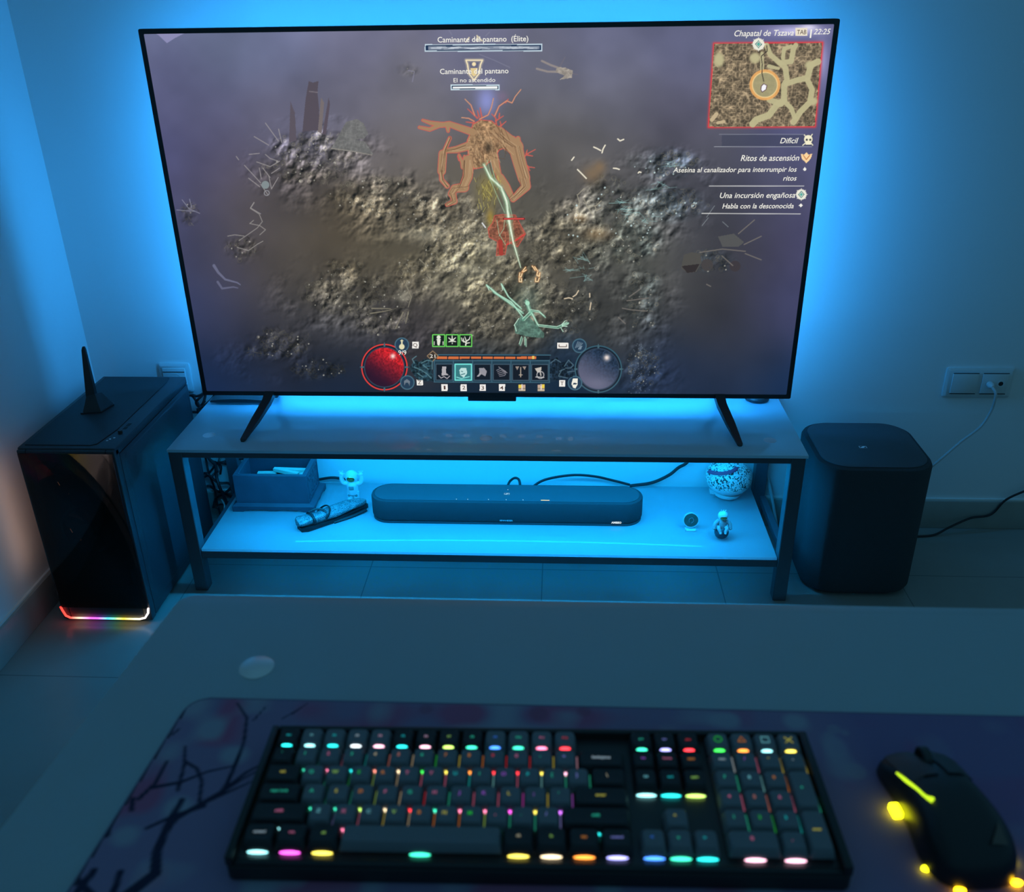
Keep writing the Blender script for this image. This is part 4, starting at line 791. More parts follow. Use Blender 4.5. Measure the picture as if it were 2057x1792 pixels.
# flared plinth with bracket feet: low sides with scalloped lower edge
def apron(bm, a, b_, nrm, th=.008):
    a, b_, nrm = Vector(a), Vector(b_), Vector(nrm); n = 24; up_ = []; lo_ = []
    for i_ in range(n+1):
        t = i_/n; e = min(t, 1-t); z = 0 if e < .16 else (.0045 if e < .18 else .0045+.003*math.sin((e-.18)/.32*PI*1.0))
        p = a.lerp(b_, t); lo_.append(p+Vector((0, 0, z))); up_.append(p+Vector((0, 0, .016)))
    for i_ in range(n):
        f, g = nrm*0, -nrm*th
        for q in (((lo_[i_], f), (lo_[i_+1], f), (up_[i_+1], f), (up_[i_], f)), ((lo_[i_], g), (up_[i_], g), (up_[i_+1], g), (lo_[i_+1], g)), ((lo_[i_], f), (lo_[i_], g), (lo_[i_+1], g), (lo_[i_+1], f))): poly(bm, [x_+y_ for x_, y_ in q])
apron(bm, (BX0, BY0, BZ), (BX1, BY0, BZ), (0, -1, 0)); apron(bm, (BX1, BY0, BZ), (BX1, BY1, BZ), (1, 0, 0)); apron(bm, (BX1, BY1, BZ), (BX0, BY1, BZ), (0, 1, 0)); apron(bm, (BX0, BY1, BZ), (BX0, BY0, BZ), (-1, 0, 0))
loft(bm, [[(BX0, BY0, BZ+.016), (BX1, BY0, BZ+.016), (BX1, BY1, BZ+.016), (BX0, BY1, BZ+.016)], [(BX0+.010, BY0+.009, BZ+.0225), (BX1-.012, BY0+.009, BZ+.0225), (BX1-.012, BY1-.009, BZ+.0225), (BX0+.010, BY1-.009, BZ+.0225)]])
obj('plinth', bm, M['wood'], wb, smooth=False)
bx0, bx1, by0, by1, bz0, bz1 = BX0+.0105, BX1-.0135, BY0+.0095, BY1-.0095, BZ+.0223, .2275
bm = B(); ti = .012
for a in ((bx0, bx1, by0, by0+ti, bz0, bz1), (bx0, bx1, by1-ti, by1, bz0, bz1), (bx0, bx0+ti, by0+ti, by1-ti, bz0, bz1), (bx1-ti, bx1, by0+ti, by1-ti, bz0, bz1), (bx0+ti, bx1-ti, by0+ti, by1-ti, bz0, bz0+.004)): box(bm, *a, bev=.0008, seg=1)
wbd = obj('body', bm, M['wood'], wb)
bm = B()   # carved relief on the right side: frame, scrolls and leaves
for a, b_ in (((by0+.010, bz0+.010), (by1-.010, bz0+.010)), ((by1-.010, bz0+.010), (by1-.010, bz1-.008)), ((by1-.010, bz1-.008), (by0+.010, bz1-.008)), ((by0+.010, bz1-.008), (by0+.010, bz0+.010))): tube(bm, [(bx1, a[0], a[1]), (bx1, b_[0], b_[1])], .0017, n=6, smooth=False)
ym, zm = (by0+by1)/2, (bz0+bz1)/2
for k in range(4):
    s1, s2 = (1, -1)[k % 2], (1, -1)[k//2]
    tube(bm, [(bx1, ym, zm), (bx1, ym+s1*.014, zm+s2*.010), (bx1, ym+s1*.030, zm+s2*.012), (bx1, ym+s1*.038, zm+s2*.024), (bx1, ym+s1*.028, zm+s2*.030), (bx1, ym+s1*.022, zm+s2*.022)], .0018, n=6, k=4)
    ball(bm, (bx1, ym+s1*.010, zm+s2*.022), .006, .3, 1, .8, 10, 6)
ball(bm, (bx1, ym, zm), .009, .25, 1, 1, 12, 8); obj('carved_relief', bm, M['wood'], wb)
sticks = []
def stick(label, c, l, w, h, rz, ry=0, rx=0, notch=0):
    bm = B(); box(bm, -l/2, l/2, -w/2, w/2, -h/2, h/2, bev=.0006, seg=1)
    bmesh.ops.transform(bm, matrix=Matrix.Translation(c) @ Matrix.Rotation(rz, 4, 'Z') @ Matrix.Rotation(ry, 4, 'Y') @ Matrix.Rotation(rx, 4, 'X'), verts=bm.verts)
    return tag(obj('wooden_stick', bm, M['pale']), label, 'wooden stick', 'pale sticks in the wooden box')
xm = (bx0+bx1)/2
for k in range(5): stick('pale stick lying flat in the left bundle in the wooden box, level %s' % ('bottom', 'second from bottom', 'middle', 'second from top', 'top')[k], (xm-.045+.002*(k % 2), by0+.040, .168+.0072*k), .062, .018, .0065, .06*(k-2)*.4)
for k in range(4): stick(('lowest', 'second lowest', 'second highest', 'highest')[k]+' pale stick of the slanted fan at the front of the wooden box', (xm-.012+.008*k, by0+.034+.002*k, .180+.0045*k), .060, .007, .004, .75+.10*k, -.12)
stick('long pale stick lying along the back of the wooden box', (xm+.035, by0+.076, .205), .095, .012, .010, -.05)
stick('long pale stick crossing the middle of the wooden box at a slant', (xm+.028, by0+.060, .208), .075, .010, .010, -.35)
stick('short pale stick end pointing forward in the wooden box', (xm+.050, by0+.040, .200), .030, .011, .010, -.6)
stick('short pale stick at the right wall of the wooden box', (xm+.068, by0+.058, .199), .030, .014, .012, .5)
stick('pale stick half hidden at the back left of the wooden box', (xm-.03, by0+.072, .196), .05, .012, .010, .05)
stick('pale stick lying deepest at the right of the wooden box', (xm+.045, by0+.055, .186), .08, .03, .012, .1)
for k in range(3): stick(('left', 'centre', 'right')[k]+' of three short pale sticks fanned at the front wall of the box', (xm+.012+.012*k, by0+.026, .188+.002*k), .040, .008, .005, -.35+.1*k, .1)

# ------------------------------------------------------------------ rolled patterned pouch
pat = bpy.data.materials.new('silver_patterned_cloth'); pat.use_nodes = True; N, L = nt(pat); b = N['Principled BSDF']
tcn = N.new('ShaderNodeTexCoord'); vo = N.new('ShaderNodeTexVoronoi'); vo.feature = 'DISTANCE_TO_EDGE'; vo.inputs['Scale'].default_value = 260; crp = N.new('ShaderNodeValToRGB')
L.new(tcn.outputs['Object'], vo.inputs['Vector']); L.new(vo.outputs[0], crp.inputs[0]); crp.color_ramp.elements[0].color = (.06, .10, .12, 1); crp.color_ramp.elements[1].position = .16; crp.color_ramp.elements[1].color = (.50, .56, .58, 1)
n2 = N.new('ShaderNodeTexNoise'); n2.inputs['Scale'].default_value = 70; L.new(tcn.outputs['Object'], n2.inputs['Vector']); mx = N.new('ShaderNodeMix'); mx.data_type = 'RGBA'; mx.blend_type = 'MULTIPLY'; mx.inputs[0].default_value = .8
L.new(crp.outputs[0], mx.inputs[6]); L.new(n2.outputs[0], mx.inputs[7]); L.new(mx.outputs[2], b.inputs['Base Color']); b.inputs['Roughness'].default_value = .45; b.inputs['Metallic'].default_value = .3
bmp = N.new('ShaderNodeBump'); bmp.inputs['Strength'].default_value = .7; bmp.inputs['Distance'].default_value = .001; L.new(vo.outputs[0], bmp.inputs['Height']); L.new(bmp.outputs[0], b.inputs['Normal'])
A_ = Vector((-.497, -.100, .124)); Bv = Vector((-.346, .030, .124)); t_ = (Bv-A_).normalized(); n_ = Vector((-t_.y, t_.x, 0)); Ln = (Bv-A_).length
ro = thing('rolled_pouch', 'rolled glittery fabric pouch tied with a dark strap in front of the astronaut', 'pouch', A_+t_*Ln/2)
bm = B(); lo = []
for t, w, h in ((0, .004, .006), (.01, .014, .018), (.04, .019, .026), (.2, .021, .029), (.33, .020, .026), (.5, .022, .028), (.75, .021, .026), (.93, .017, .020), (.985, .010, .012), (1, .003, .005)):
    c = A_+t_*Ln*t; lo.append([c+n_*w*math.cos(a)*(1+.05*math.sin(3*a+8*t))+Vector((0, 0, .0175+.004*(1-t)+h*.5*math.sin(a)+.003*math.sin(2*a+9*t))) for a in [2*PI*j/20 for j in range(20)]])
loft(bm, lo); obj('cloth_roll', bm, pat, ro)
bm = B(); lo = []
for t, w in ((0.02, .012), (.1, .021), (.5, .024), (.9, .020), (1.0, .008)):
    c = A_+t_*Ln*t-n_*.003; lo.append([c+n_*w+Vector((0, 0, .0012)), c+n_*w+Vector((0, 0, .010)), c-n_*w+Vector((0, 0, .011+.002*math.sin(9*t))), c-n_*w+Vector((0, 0, .0012))])
loft(bm, lo); obj('dark_lining', bm, M['cable'], ro)
bm = B()
for t, sl_ in ((.20, .00), (.36, .05)):
    c = A_+t_*Ln*t; pts = [c+t_*sl_*math.sin(a)*.4+n_*.0235*math.cos(a)+Vector((0, 0, .0185+.0185*math.sin(a)+(.002 if sl_ else 0))) for a in [PI*j/10-.25 for j in range(12)]]
    tube(bm, pts, .0035, n=6, k=2, flat=.5)
tube(bm, [A_+t_*Ln*.20+n_*.010+Vector((0, 0, .036)), A_+t_*Ln*.28+n_*.004+Vector((0, 0, .041)), A_+t_*Ln*.37-n_*.006+Vector((0, 0, .037)), A_+t_*Ln*.38-n_*.020+Vector((0, 0, .024))], .003, n=6, flat=.5)
obj('strap', bm, M['cable'], ro)
bm = B(); tube(bm, [A_+t_*Ln*.45-n_*.026+Vector((0, 0, .003)), A_+t_*Ln*.7-n_*.030+Vector((0, 0, .004)), A_+t_*Ln*.93-n_*.028+Vector((0, 0, .006))], .0045, n=6, flat=.45); obj('strap_end', bm, M['cable'], ro)

# ------------------------------------------------------------------ astronaut, arms raised
ax, ay, az = -.3855, .060, .124
a1 = thing('astronaut_figurine', 'small white astronaut figurine with gold visor and raised arms', 'figurine', (ax, ay, az))
bm = B()
for s in (-1, 1):
    tube(bm, [(ax+s*.008, ay, az+.001), (ax+s*.0085, ay-.001, az+.010), (ax+s*.008, ay, az+.028)], [.0085, .0075, .0085], n=12, k=4); ball(bm, (ax+s*.009, ay-.004, az+.005), .008, 1, 1.4, .65, 12, 8)
    tube(bm, [(ax+s*.012, ay, az+.052), (ax+s*.023, ay-.001, az+.055), (ax+s*.027, ay-.001, az+.066), (ax+s*.026, ay-.001, az+.076)], [.007, .0065, .006, .0055], n=12, k=4)
    ball(bm, (ax+s*.026, ay-.001, az+.080), .0062, 1, .8, 1.0, 12, 8)
    for q in range(3): tube(bm, [(ax+s*.026+(q-1)*.0035, ay-.001, az+.082), (ax+s*.027+(q-1)*.0048, ay-.001, az+.0895)], .0015, n=6, smooth=False)
    tube(bm, [(ax+s*.021, ay-.003, az+.079), (ax+s*.0175, ay-.004, az+.083)], .0016, n=6, smooth=False)
tube(bm, [(ax, ay, az+.022), (ax, ay, az+.034), (ax, ay, az+.050), (ax, ay, az+.060)], [.013, .0145, .0155, .010], n=18, k=4)
obj('suit', bm, M['astro'], a1)
bm = B(); ball(bm, (ax, ay, az+.073), .0175, 1, .95, .98, 24, 16); h_ = obj('helmet', bm, M['astro'], a1)
bm = B(); ball(bm, (ax, ay-.0075, az+.0715), .0125, 1, .85, .92, 20, 14); obj('visor', bm, M['gold'], h_)
bm = B(); box(bm, ax-.011, ax+.011, ay+.010, ay+.021, az+.034, az+.060, bev=.003); obj('backpack', bm, M['astro'], a1)
bm = B(); box(bm, ax-.0065, ax+.0065, ay-.0165, ay-.013, az+.040, az+.050, bev=.001)
for q in range(3): box(bm, ax-.0045+q*.0035, ax-.0025+q*.0035, ay-.0175, ay-.0155, az+.042, az+.044)
obj('chest_panel', bm, M['fgrey'], a1)
for s in (-1, 1): bm = B(); ball(bm, (ax+s*.0095, ay-.0072, az+.019), .0042, 1, .6, 1, 10, 6); obj('knee_patch', bm, M['fgrey'], a1)
# ------------------------------------------------------------------ astronaut sitting on a moon
mx_, my_, mz_ = .569, -.105, .124; R_ = .0175
a2 = thing('astronaut_figurine', 'small grey astronaut figurine sitting on a dark moon ball', 'figurine', (mx_, my_, mz_))
bm = B(); ball(bm, (mx_, my_, mz_+R_), R_, u=28, v=18); obj('moon_ball', bm, M['moon'], a2)
bm = B(); tube(bm, [(mx_, my_+.002, mz_+.030), (mx_, my_+.002, mz_+.040), (mx_, my_+.001, mz_+.050), (mx_, my_, mz_+.056)], [.011, .012, .011, .006], n=16, k=4)
for s in (-1, 1):
    tube(bm, [(mx_+s*.006, my_, mz_+.033), (mx_+s*.010, my_-.011, mz_+.035), (mx_+s*.008, my_-.016, mz_+.031), (mx_+s*.006, my_-.018, mz_+.027)], [.0055, .005, .0042, .004], n=10, k=4)
    ball(bm, (mx_+s*.006, my_-.020, mz_+.026), .004, .9, 1.3, .8, 10, 6)
    tube(bm, [(mx_+s*.009, my_, mz_+.050), (mx_+s*.017, my_-.003, mz_+.043), (mx_+s*.019, my_-.006, mz_+.035)], [.0055, .005, .0045], n=10, k=4); ball(bm, (mx_+s*.0195, my_-.007, mz_+.032), .0045, u=10, v=6)
obj('suit', bm, mat('silver_grey_suit', (.42, .44, .45), .4, vary=.3, vscale=300), a2)
bm = B(); ball(bm, (mx_, my_, mz_+.064), .0125, 1, .95, 1, 20, 14); h_ = obj('helmet', bm, M['astro'], a2)
bm = B(); ball(bm, (mx_, my_-.0055, mz_+.0625), .009, 1.02, .8, .85, 18, 12); obj('visor', bm, M['gold'], h_)
bm = B()
for s in (-1, 0, 1): tube(bm, [(mx_+s*.004, my_, mz_+.075), (mx_+s*.006, my_, mz_+.080)], .0012, n=6, smooth=False)
obj('helmet_lights', bm, M['astro'], h_)
# ------------------------------------------------------------------ coin on a clear stand
cx_, cy_, cz_ = .4985, -.070, .124
cn = thing('coin_display', 'round greenish coin standing upright on a tiny clear base', 'coin', (cx_, cy_, cz_))
tilt = Matrix.Translation((cx_, cy_, cz_+.004)) @ Matrix.Rotation(-.18, 4, 'X') @ Matrix.Translation((-cx_, -cy_, -cz_-.004))
bm = B(); lathe(bm, [(.001, -.002), (.0175, -.002), (.0185, -.0012), (.0185, .0012), (.0175, .002), (.001, .002)], (cx_, cy_, cz_+.0275), 36, 'y')
bmesh.ops.transform(bm, matrix=tilt, verts=bm.verts); cd = obj('coin', bm, mat('verdigris_metal', (.10, .16, .13), .35, metal=.5, vary=.3, vscale=90), cn)
bm = B(); ring_lathe(bm, [(.0178, -.0026), (.0196, -.0026), (.0196, .0026), (.0178, .0026)], (cx_, cy_, cz_+.0275), 36, 'y'); bmesh.ops.transform(bm, matrix=tilt, verts=bm.verts); obj('clear_rim', bm, mat('pale_acrylic', (.55, .62, .64), .2), cn)
bm = B(); tube(bm, [(cx_-.004, cy_-.0028, cz_+.022), (cx_-.005, cy_-.0028, cz_+.030), (cx_+.003, cy_-.0028, cz_+.034), (cx_+.006, cy_-.0028, cz_+.026), (cx_+.001, cy_-.0028, cz_+.020)], .0007, n=5); bmesh.ops.transform(bm, matrix=tilt, verts=bm.verts); obj('relief', bm, M['fgrey'], cd)
bm = B(); box(bm, cx_-.0135, cx_+.0135, cy_-.008, cy_+.010, cz_, cz_+.0035, bev=.001); box(bm, cx_-.0135, cx_-.0115, cy_-.008, cy_-.005, cz_+.003, cz_+.007); box(bm, cx_+.0115, cx_+.0135, cy_-.008, cy_-.005, cz_+.003, cz_+.007); obj('base', bm, mat('clear_acrylic_base', (.6, .7, .72), .2), cn)

# ------------------------------------------------------------------ painted round jar
ex, ey, ez, er = .6170, .106, .1385, .0612
pm = bpy.data.materials.new('painted_flower_pattern'); pm.use_nodes = True; N, L = nt(pm); b = N['Principled BSDF']
tcn = N.new('ShaderNodeTexCoord'); nzz = N.new('ShaderNodeTexNoise'); nzz.inputs['Scale'].default_value = 95; nzz.inputs['Detail'].default_value = 1.5; nzz.inputs['Distortion'].default_value = 2.2; L.new(tcn.outputs['Object'], nzz.inputs['Vector'])
c1_ = N.new('ShaderNodeValToRGB'); c1_.color_ramp.interpolation = 'CONSTANT'; e = c1_.color_ramp.elements; e[0].position = 0; e[0].color = (.04, .035, .03, 1); e[1].position = .43; e[1].color = (.80, .80, .76, 1); e.new(.47).color = (.05, .04, .035, 1); e.new(.485).color = (.82, .82, .78, 1)
e.new(.60).color = (.30, .25, .12, 1); e.new(.625).color = (.80, .80, .76, 1)
L.new(nzz.outputs[0], c1_.inputs[0])
v2 = N.new('ShaderNodeTexVoronoi'); v2.inputs['Scale'].default_value = 34; L.new(tcn.outputs['Object'], v2.inputs['Vector']); c2_ = N.new('ShaderNodeValToRGB'); c2_.color_ramp.interpolation = 'CONSTANT'
c2_.color_ramp.elements[0].color = (1, 1, 1, 1); c2_.color_ramp.elements[1].position = .12; c2_.color_ramp.elements[1].color = (0, 0, 0, 1)
L.new(v2.outputs['Distance'], c2_.inputs[0]); mx = N.new('ShaderNodeMix'); mx.data_type = 'RGBA'; mx.inputs[7].default_value = (.28, .08, .09, 1); L.new(c2_.outputs[0], mx.inputs[0]); L.new(c1_.outputs[0], mx.inputs[6]); L.new(mx.outputs[2], b.inputs['Base Color']); b.inputs['Roughness'].default_value = .3
jr = thing('painted_jar', 'round jar painted with dark flowers and a red band, right end of shelf', 'jar', (ex, ey, ez))
prof = lambda h0, h1, n: [(er*math.sqrt(max(.0005, 1-((h-.046)/.0485)**2)) if h > .0 else .02, h) for h in [h0+(h1-h0)*i_/n for i_ in range(n+1)]]
bm = B(); lathe(bm, [(.022, 0), (.030, .0005)]+prof(.004, .030, 6), (ex, ey, ez), 40); obj('plain_bowl', bm, M['astro'], jr)
bm = B(); lathe(bm, prof(.030, .0940, 14), (ex, ey, ez), 40); up_ = obj('patterned_lid', bm, pm, jr)
bm = B(); pts = []
for j in range(15):
    a = math.radians(188+j*7.5); h = .066+.022*j/14; r = er*math.sqrt(max(.001, 1-((h-.046)/.0485)**2))+.0002; pts.append((ex+r*math.cos(a), ey+r*math.sin(a), ez+h))
tube(bm, pts, .0058, n=8, k=2, flat=.4); obj('red_band', bm, M['red'], up_)
bm = B(); ring_lathe(bm, [(.024, -.006), (.034, -.006), (.038, .003), (.030, .004)], (ex, ey, ez), 32)
for a in (20, 90, 160):
    a = math.radians(a); c_ = Vector((ex+.038*math.cos(a), ey+.038*math.sin(a), 0)); d_ = Vector((math.cos(a), math.sin(a), 0)); p_ = Vector((-d_.y, d_.x, 0))
    loft(bm, [[c_+d_*.006+p_*.004+Vector((0, 0, .1242)), c_+d_*.006-p_*.004+Vector((0, 0, .1242)), c_-d_*.004-p_*.004+Vector((0, 0, .1242)), c_-d_*.004+p_*.004+Vector((0, 0, .1242))], [c_+d_*.010+p_*.009+Vector((0, 0, .143)), c_+d_*.010-p_*.009+Vector((0, 0, .143)), c_-d_*.010-p_*.009+Vector((0, 0, .1335)), c_-d_*.010+p_*.009+Vector((0, 0, .1335))]])
obj('footed_stand', bm, M['astro'], jr, smooth=False)

# ------------------------------------------------------------------ desk
DZ = .765
dk = thing('desk', 'wide grey blue desk in the foreground carrying keyboard and mouse', 'desk', (.5, -1.7, 0))
def chain_round(pts, rr, n=6):
    out = []
    for i_, p in enumerate(pts):
        a, c = Vector(pts[i_-1]), Vector(pts[(i_+1) % len(pts)]); p = Vector(p); r = rr[i_]
        if r == 0: out.append((p.x, p.y)); continue
        d1 = (a-p).normalized(); d2 = (c-p).normalized(); p1, p2 = p+d1*r, p+d2*r
        for j in range(n+1): t = j/n; q = p1*(1-t)**2+p*2*t*(1-t)+p2*t*t; out.append((q.x, q.y))
    return out
bm = B(); prism(bm, chain_round([(-.237, -1.266), (-.312, -2.15), (1.55, -2.15), (1.55, -1.262)], [.018, 0, 0, .018])[::-1], DZ-.018, DZ, .002); obj('desktop', bm, M['desk'], dk)
for x, y in ((-.18, -1.36), (-.22, -2.06), (1.45, -1.36), (1.45, -2.06)): bm = B(); box(bm, x-.025, x+.025, y-.025, y+.025, 0, DZ-.018, bev=.003); obj('leg', bm, M['deskleg'], dk)
bm = B(); lathe(bm, [(.0165, 0), (.0165, .0006), (.0155, .0012), (.001, .0013)], (-.1205, -1.381, DZ), 36); tag(obj('round_sticker', bm, M['disc']), 'round pale disc on the grey desk, left of the keyboard', 'disc')
# mouse mat with a painted blossom pattern, edge rolled
MW0, MW1, MD0, MD1 = -.192, .80, -1.90, -1.427
mt_pts = chain_round([(-.1655, -1.4285), (-.205, -1.95), (.82, -1.95), (.82, -1.4265)], [.022, .02, .02, .02], 8)
bm = B(); prism(bm, mt_pts[::-1], DZ, DZ+.0034, .0008); mo_ = obj('desk_mat', bm, mat('mat_rubber', (.03, .03, .05), .9)); tag(mo_, 'long dark purple desk mat printed with blossom branches', 'desk mat')
NXm, NYm = 560, 300
from mathutils.geometry import intersect_point_line
GXm, GYm = np.meshgrid(np.linspace(-.205, .82, NXm), np.linspace(-1.73, -1.4275, NYm))
def mat_noise(sc_, seed):
    r = np.random.default_rng(seed); x = (GXm+.3)/sc_; y = (GYm+2)/sc_; G = r.random((int(y.max())+3, int(x.max())+3)); xi, yi = x.astype(int), y.astype(int); fx, fy = x-xi, y-yi; fx = fx*fx*(3-2*fx); fy = fy*fy*(3-2*fy)
    return (G[yi, xi]*(1-fx)+G[yi, xi+1]*fx)*(1-fy)+(G[yi+1, xi]*(1-fx)+G[yi+1, xi+1]*fx)*fy
mcol = np.zeros(GXm.shape+(3,)); basec = np.array((.27, .20, .33)); mcol[:] = basec
bl = np.clip((mat_noise(.035, 3)-.55)*4, 0, 1)[..., None]; mcol = mcol*(1-bl)+np.array((.38, .13, .24))*bl
bl = np.clip((mat_noise(.028, 9)-.62)*4, 0, 1)[..., None]; mcol = mcol*(1-bl)+np.array((.33, .33, .42))*bl
# wider right part is plainer blue
rp = np.clip((GXm-.38)/.05, 0, 1)[..., None]; mcol = mcol*(1-rp*.75)+np.array((.19, .14, .30))*rp*.75
def mstroke(pts, w0, w1, col):
    global mcol
    m = np.zeros(GXm.shape); n = len(pts)-1
    for i_ in range(n):
        (x0, y0), (x1, y1) = pts[i_], pts[i_+1]; dx, dy = x1-x0, y1-y0; q = dx*dx+dy*dy; t = np.clip(((GXm-x0)*dx+(GYm-y0)*dy)/q, 0, 1); d = np.hypot(GXm-x0-t*dx, GYm-y0-t*dy); ww = w0+(w1-w0)*(i_+t)/n
        m = np.maximum(m, np.clip((ww/2-d)/.0012+.5, 0, 1))
    mcol = mcol*(1-m[..., None])+np.array(col)*m[..., None]
BRC = (.022, .025, .06)
MATP = [ # branch polylines in desk coordinates
 [(-.1215, -1.434), (-.107, -1.452), (-.1005, -1.480), (-.099, -1.515), (-.1005, -1.535), (-.113, -1.548), (-.128, -1.563), (-.131, -1.575)],
 [(-.1005, -1.535), (-.088, -1.515), (-.074, -1.502)], [(-.104, -1.540), (-.087, -1.520), (-.068, -1.503)], [(-.100, -1.455), (-.094, -1.437)], [(-.113, -1.548), (-.095, -1.535), (-.080, -1.524)],
 [(-.149, -1.488), (-.142, -1.508), (-.137, -1.535)], [(-.142, -1.505), (-.130, -1.512), (-.121, -1.525), (-.115, -1.548)], [(-.158, -1.505), (-.158, -1.528), (-.165, -1.545)],
 [(-.158, -1.533), (-.138, -1.527), (-.120, -1.515), (-.100, -1.508)], [(-.130, -1.545), (-.132, -1.570), (-.130, -1.595), (-.124, -1.612), (-.140, -1.635)], [(-.147, -1.573), (-.130, -1.560), (-.110, -1.550)],
 [(-.162, -1.468), (-.1655, -1.475)], [(-.150, -1.612), (-.146, -1.640)], [(-.190, -1.612), (-.170, -1.626), (-.150, -1.640)], [(-.182, -1.565), (-.175, -1.580)], [(-.170, -1.545), (-.166, -1.556)],
 [(-.068, -1.446), (-.058, -1.432)], [(-.075, -1.452), (-.062, -1.438)], [(-.170, -1.612), (-.176, -1.640)]]
MATW = [(.0018, .0060), (.0045, .0012), (.003, .001), (.0018, .001), (.004, .0012), (.0022, .0035), (.003, .003), (.0025, .004), (.004, .0016), (.005, .010), (.003, .004), (.002, .002), (.005, .006), (.005, .006), (.005, .006), (.004, .004), (.0016, .0008), (.0014, .0008), (.006, .006)]
for p, (w0, w1) in zip(MATP, MATW): mstroke(p, w0, w1, BRC)
for (u, v, r) in ((.404, -1.448, .007), (.412, -1.452, .005), (.398, -1.455, .006), (.409, -1.495, .010), (.400, -1.478, .004), (.05, -1.436, .008), (.15, -1.438, .010), (.19, -1.434, .008)):
    m = np.clip((r-np.hypot(GXm-u, GYm-v))/.003, 0, 1)[..., None]*.5; mcol = mcol*(1-m)+(np.array((.30, .30, .38)) if u > .3 else np.array((.26, .10, .17)))*m
# trim the print to the rounded outline
lx = -.1655+(GYm+1.4285)*(.0395/.5215)+.001; inside = (GXm > lx)
cr_ = (GXm < lx+.013) & (GYm > -1.4415) & (np.hypot(GXm-(lx+.013), GYm+1.4415) > .0125)
cr2 = (GXm > .805) & (GYm > -1.443); inside &= ~cr_ & ~cr2 & (GXm < .818)
me = bpy.data.meshes.new('print'); nv = NXm*NYm; co = np.zeros((nv, 3), np.float32); ml = mo_.location
co[:, 0] = GXm.ravel()-ml.x; co[:, 1] = GYm.ravel()-ml.y; co[:, 2] = DZ+.0037-ml.z; me.vertices.add(nv); me.vertices.foreach_set('co', co.ravel())
ii = (np.arange(NYm-1)[:, None]*NXm+np.arange(NXm-1)[None]); ok = inside[:-1, :-1] & inside[1:, :-1] & inside[:-1, 1:] & inside[1:, 1:]; i = ii[ok]
q = np.stack([i, i+1, i+NXm+1, i+NXm], 1).astype(np.int32); me.loops.add(q.size); me.loops.foreach_set('vertex_index', q.ravel()); me.polygons.add(len(q)); me.polygons.foreach_set('loop_start', (np.arange(len(q))*4).astype(np.int32)); me.update(calc_edges=True)
ca = me.color_attributes.new('print', 'FLOAT_COLOR', 'POINT'); ca.data.foreach_set('color', np.concatenate([mcol.reshape(-1, 3), np.ones((nv, 1))], 1).astype(np.float32).ravel())
pmm = bpy.data.materials.new('printed_cloth'); pmm.use_nodes = True; N, L = nt(pmm); at = N.new('ShaderNodeAttribute'); at.attribute_name = 'print'; L.new(at.outputs['Color'], N['Principled BSDF'].inputs['Base Color']); N['Principled BSDF'].inputs['Roughness'].default_value = .8; N['Principled BSDF'].inputs['Specular IOR Level'].default_value = .2
me.materials.append(pmm); po = bpy.data.objects.new('blossom_print', me); COL.objects.link(po); po.parent = mo_
bm = B(); tube(bm, [(x, y, DZ+.0034) for x, y in mt_pts]+[(*mt_pts[0], DZ+.0034)], .0008, n=5, smooth=False); obj('stitched_edge', bm, mat('mat_edge_thread', (.16, .16, .26), .7), mo_)
# ------------------------------------------------------------------ keyboard
KZ = DZ+.0046; KR = math.radians(1.1)
kb = thing('keyboard', 'full size keyboard with grey and black keys lit in rainbow colours', 'keyboard', (-.0695, -1.6165, KZ), KR)
U = .0188; CX1 = .4435; CD = .1335
bm = B(); prism(bm, rrect(CX1/2, CD/2, CX1, CD, .006, 5), 0, .0140, .0012)
for a in ((0.0005, .0065, .001, CD-.001, .013, .0225), (CX1-.0072, CX1-.0005, .001, CD-.001, .013, .0225), (.0065, CX1-.0065, CD-.0062, CD-.001, .013, .0225), (.0065, CX1-.0065, .001, .0065, .013, .0170)): box(bm, *a, bev=.0015, seg=2)
obj('case', bm, M['kcase'], kb, world=False)
bm = B(); box(bm, .0066, CX1-.0073, .0066, CD-.0063, .0137, .0150); obj('switch_plate', bm, M['kplate'], kb, world=False)
PAL = dict(cy=(40, 225, 225), lc=(150, 235, 240), pk=(255, 130, 170), pw=(255, 190, 215), lm=(190, 240, 110), bl=(70, 140, 250), te=(60, 225, 180), rd=(255, 60, 70), gr=(60, 225, 80), og=(255, 150, 60), ye=(245, 225, 90), sa=(255, 150, 130), cr=(250, 225, 180), mg=(245, 90, 225), vi=(200, 110, 240), la=(165, 165, 250), wh=(220, 235, 240))
ledm = {k: emis('key_light_'+k, lin(v), 3.6) for k, v in PAL.items()}
legm = {k: mat('legend_'+k, lin([x*.9 for x in v]), .6, emit=lin(v), es=.26) for k, v in PAL.items()}
gapm = {k: emis('gap_spill_'+k, lin(v), .30) for k, v in PAL.items()}
keym = {}
def keymesh(w, h):
    key = (round(w, 2), round(h, 2))
    if key in keym: return keym[key]
    W_, H_ = w*U-.0007, h*.019-.0007
    bm = B(); loops = []
    for (iw, ih, z, r, dy) in ((0, 0, 0, .0012, 0), (.0006, .0006, .002, .0016, .0), (.0030, .0034, .0072, .0030, .0003), (.0042, .0046, .0080, .0032, .0003), (.0060, .0064, .0079, .0032, .0003)):
        loops.append([(p[0], p[1], z) for p in rrect(0, dy, W_-iw, H_-ih, r, 4)])
    loft(bm, loops); me_ = bpy.data.meshes.new('key'); bmesh.ops.recalc_face_normals(bm, faces=bm.faces); bm.to_mesh(me_); bm.free()
    me_.polygons.foreach_set('use_smooth', [True]*len(me_.polygons)); me_.set_sharp_from_angle(angle=math.radians(50)); keym[key] = me_; return me_
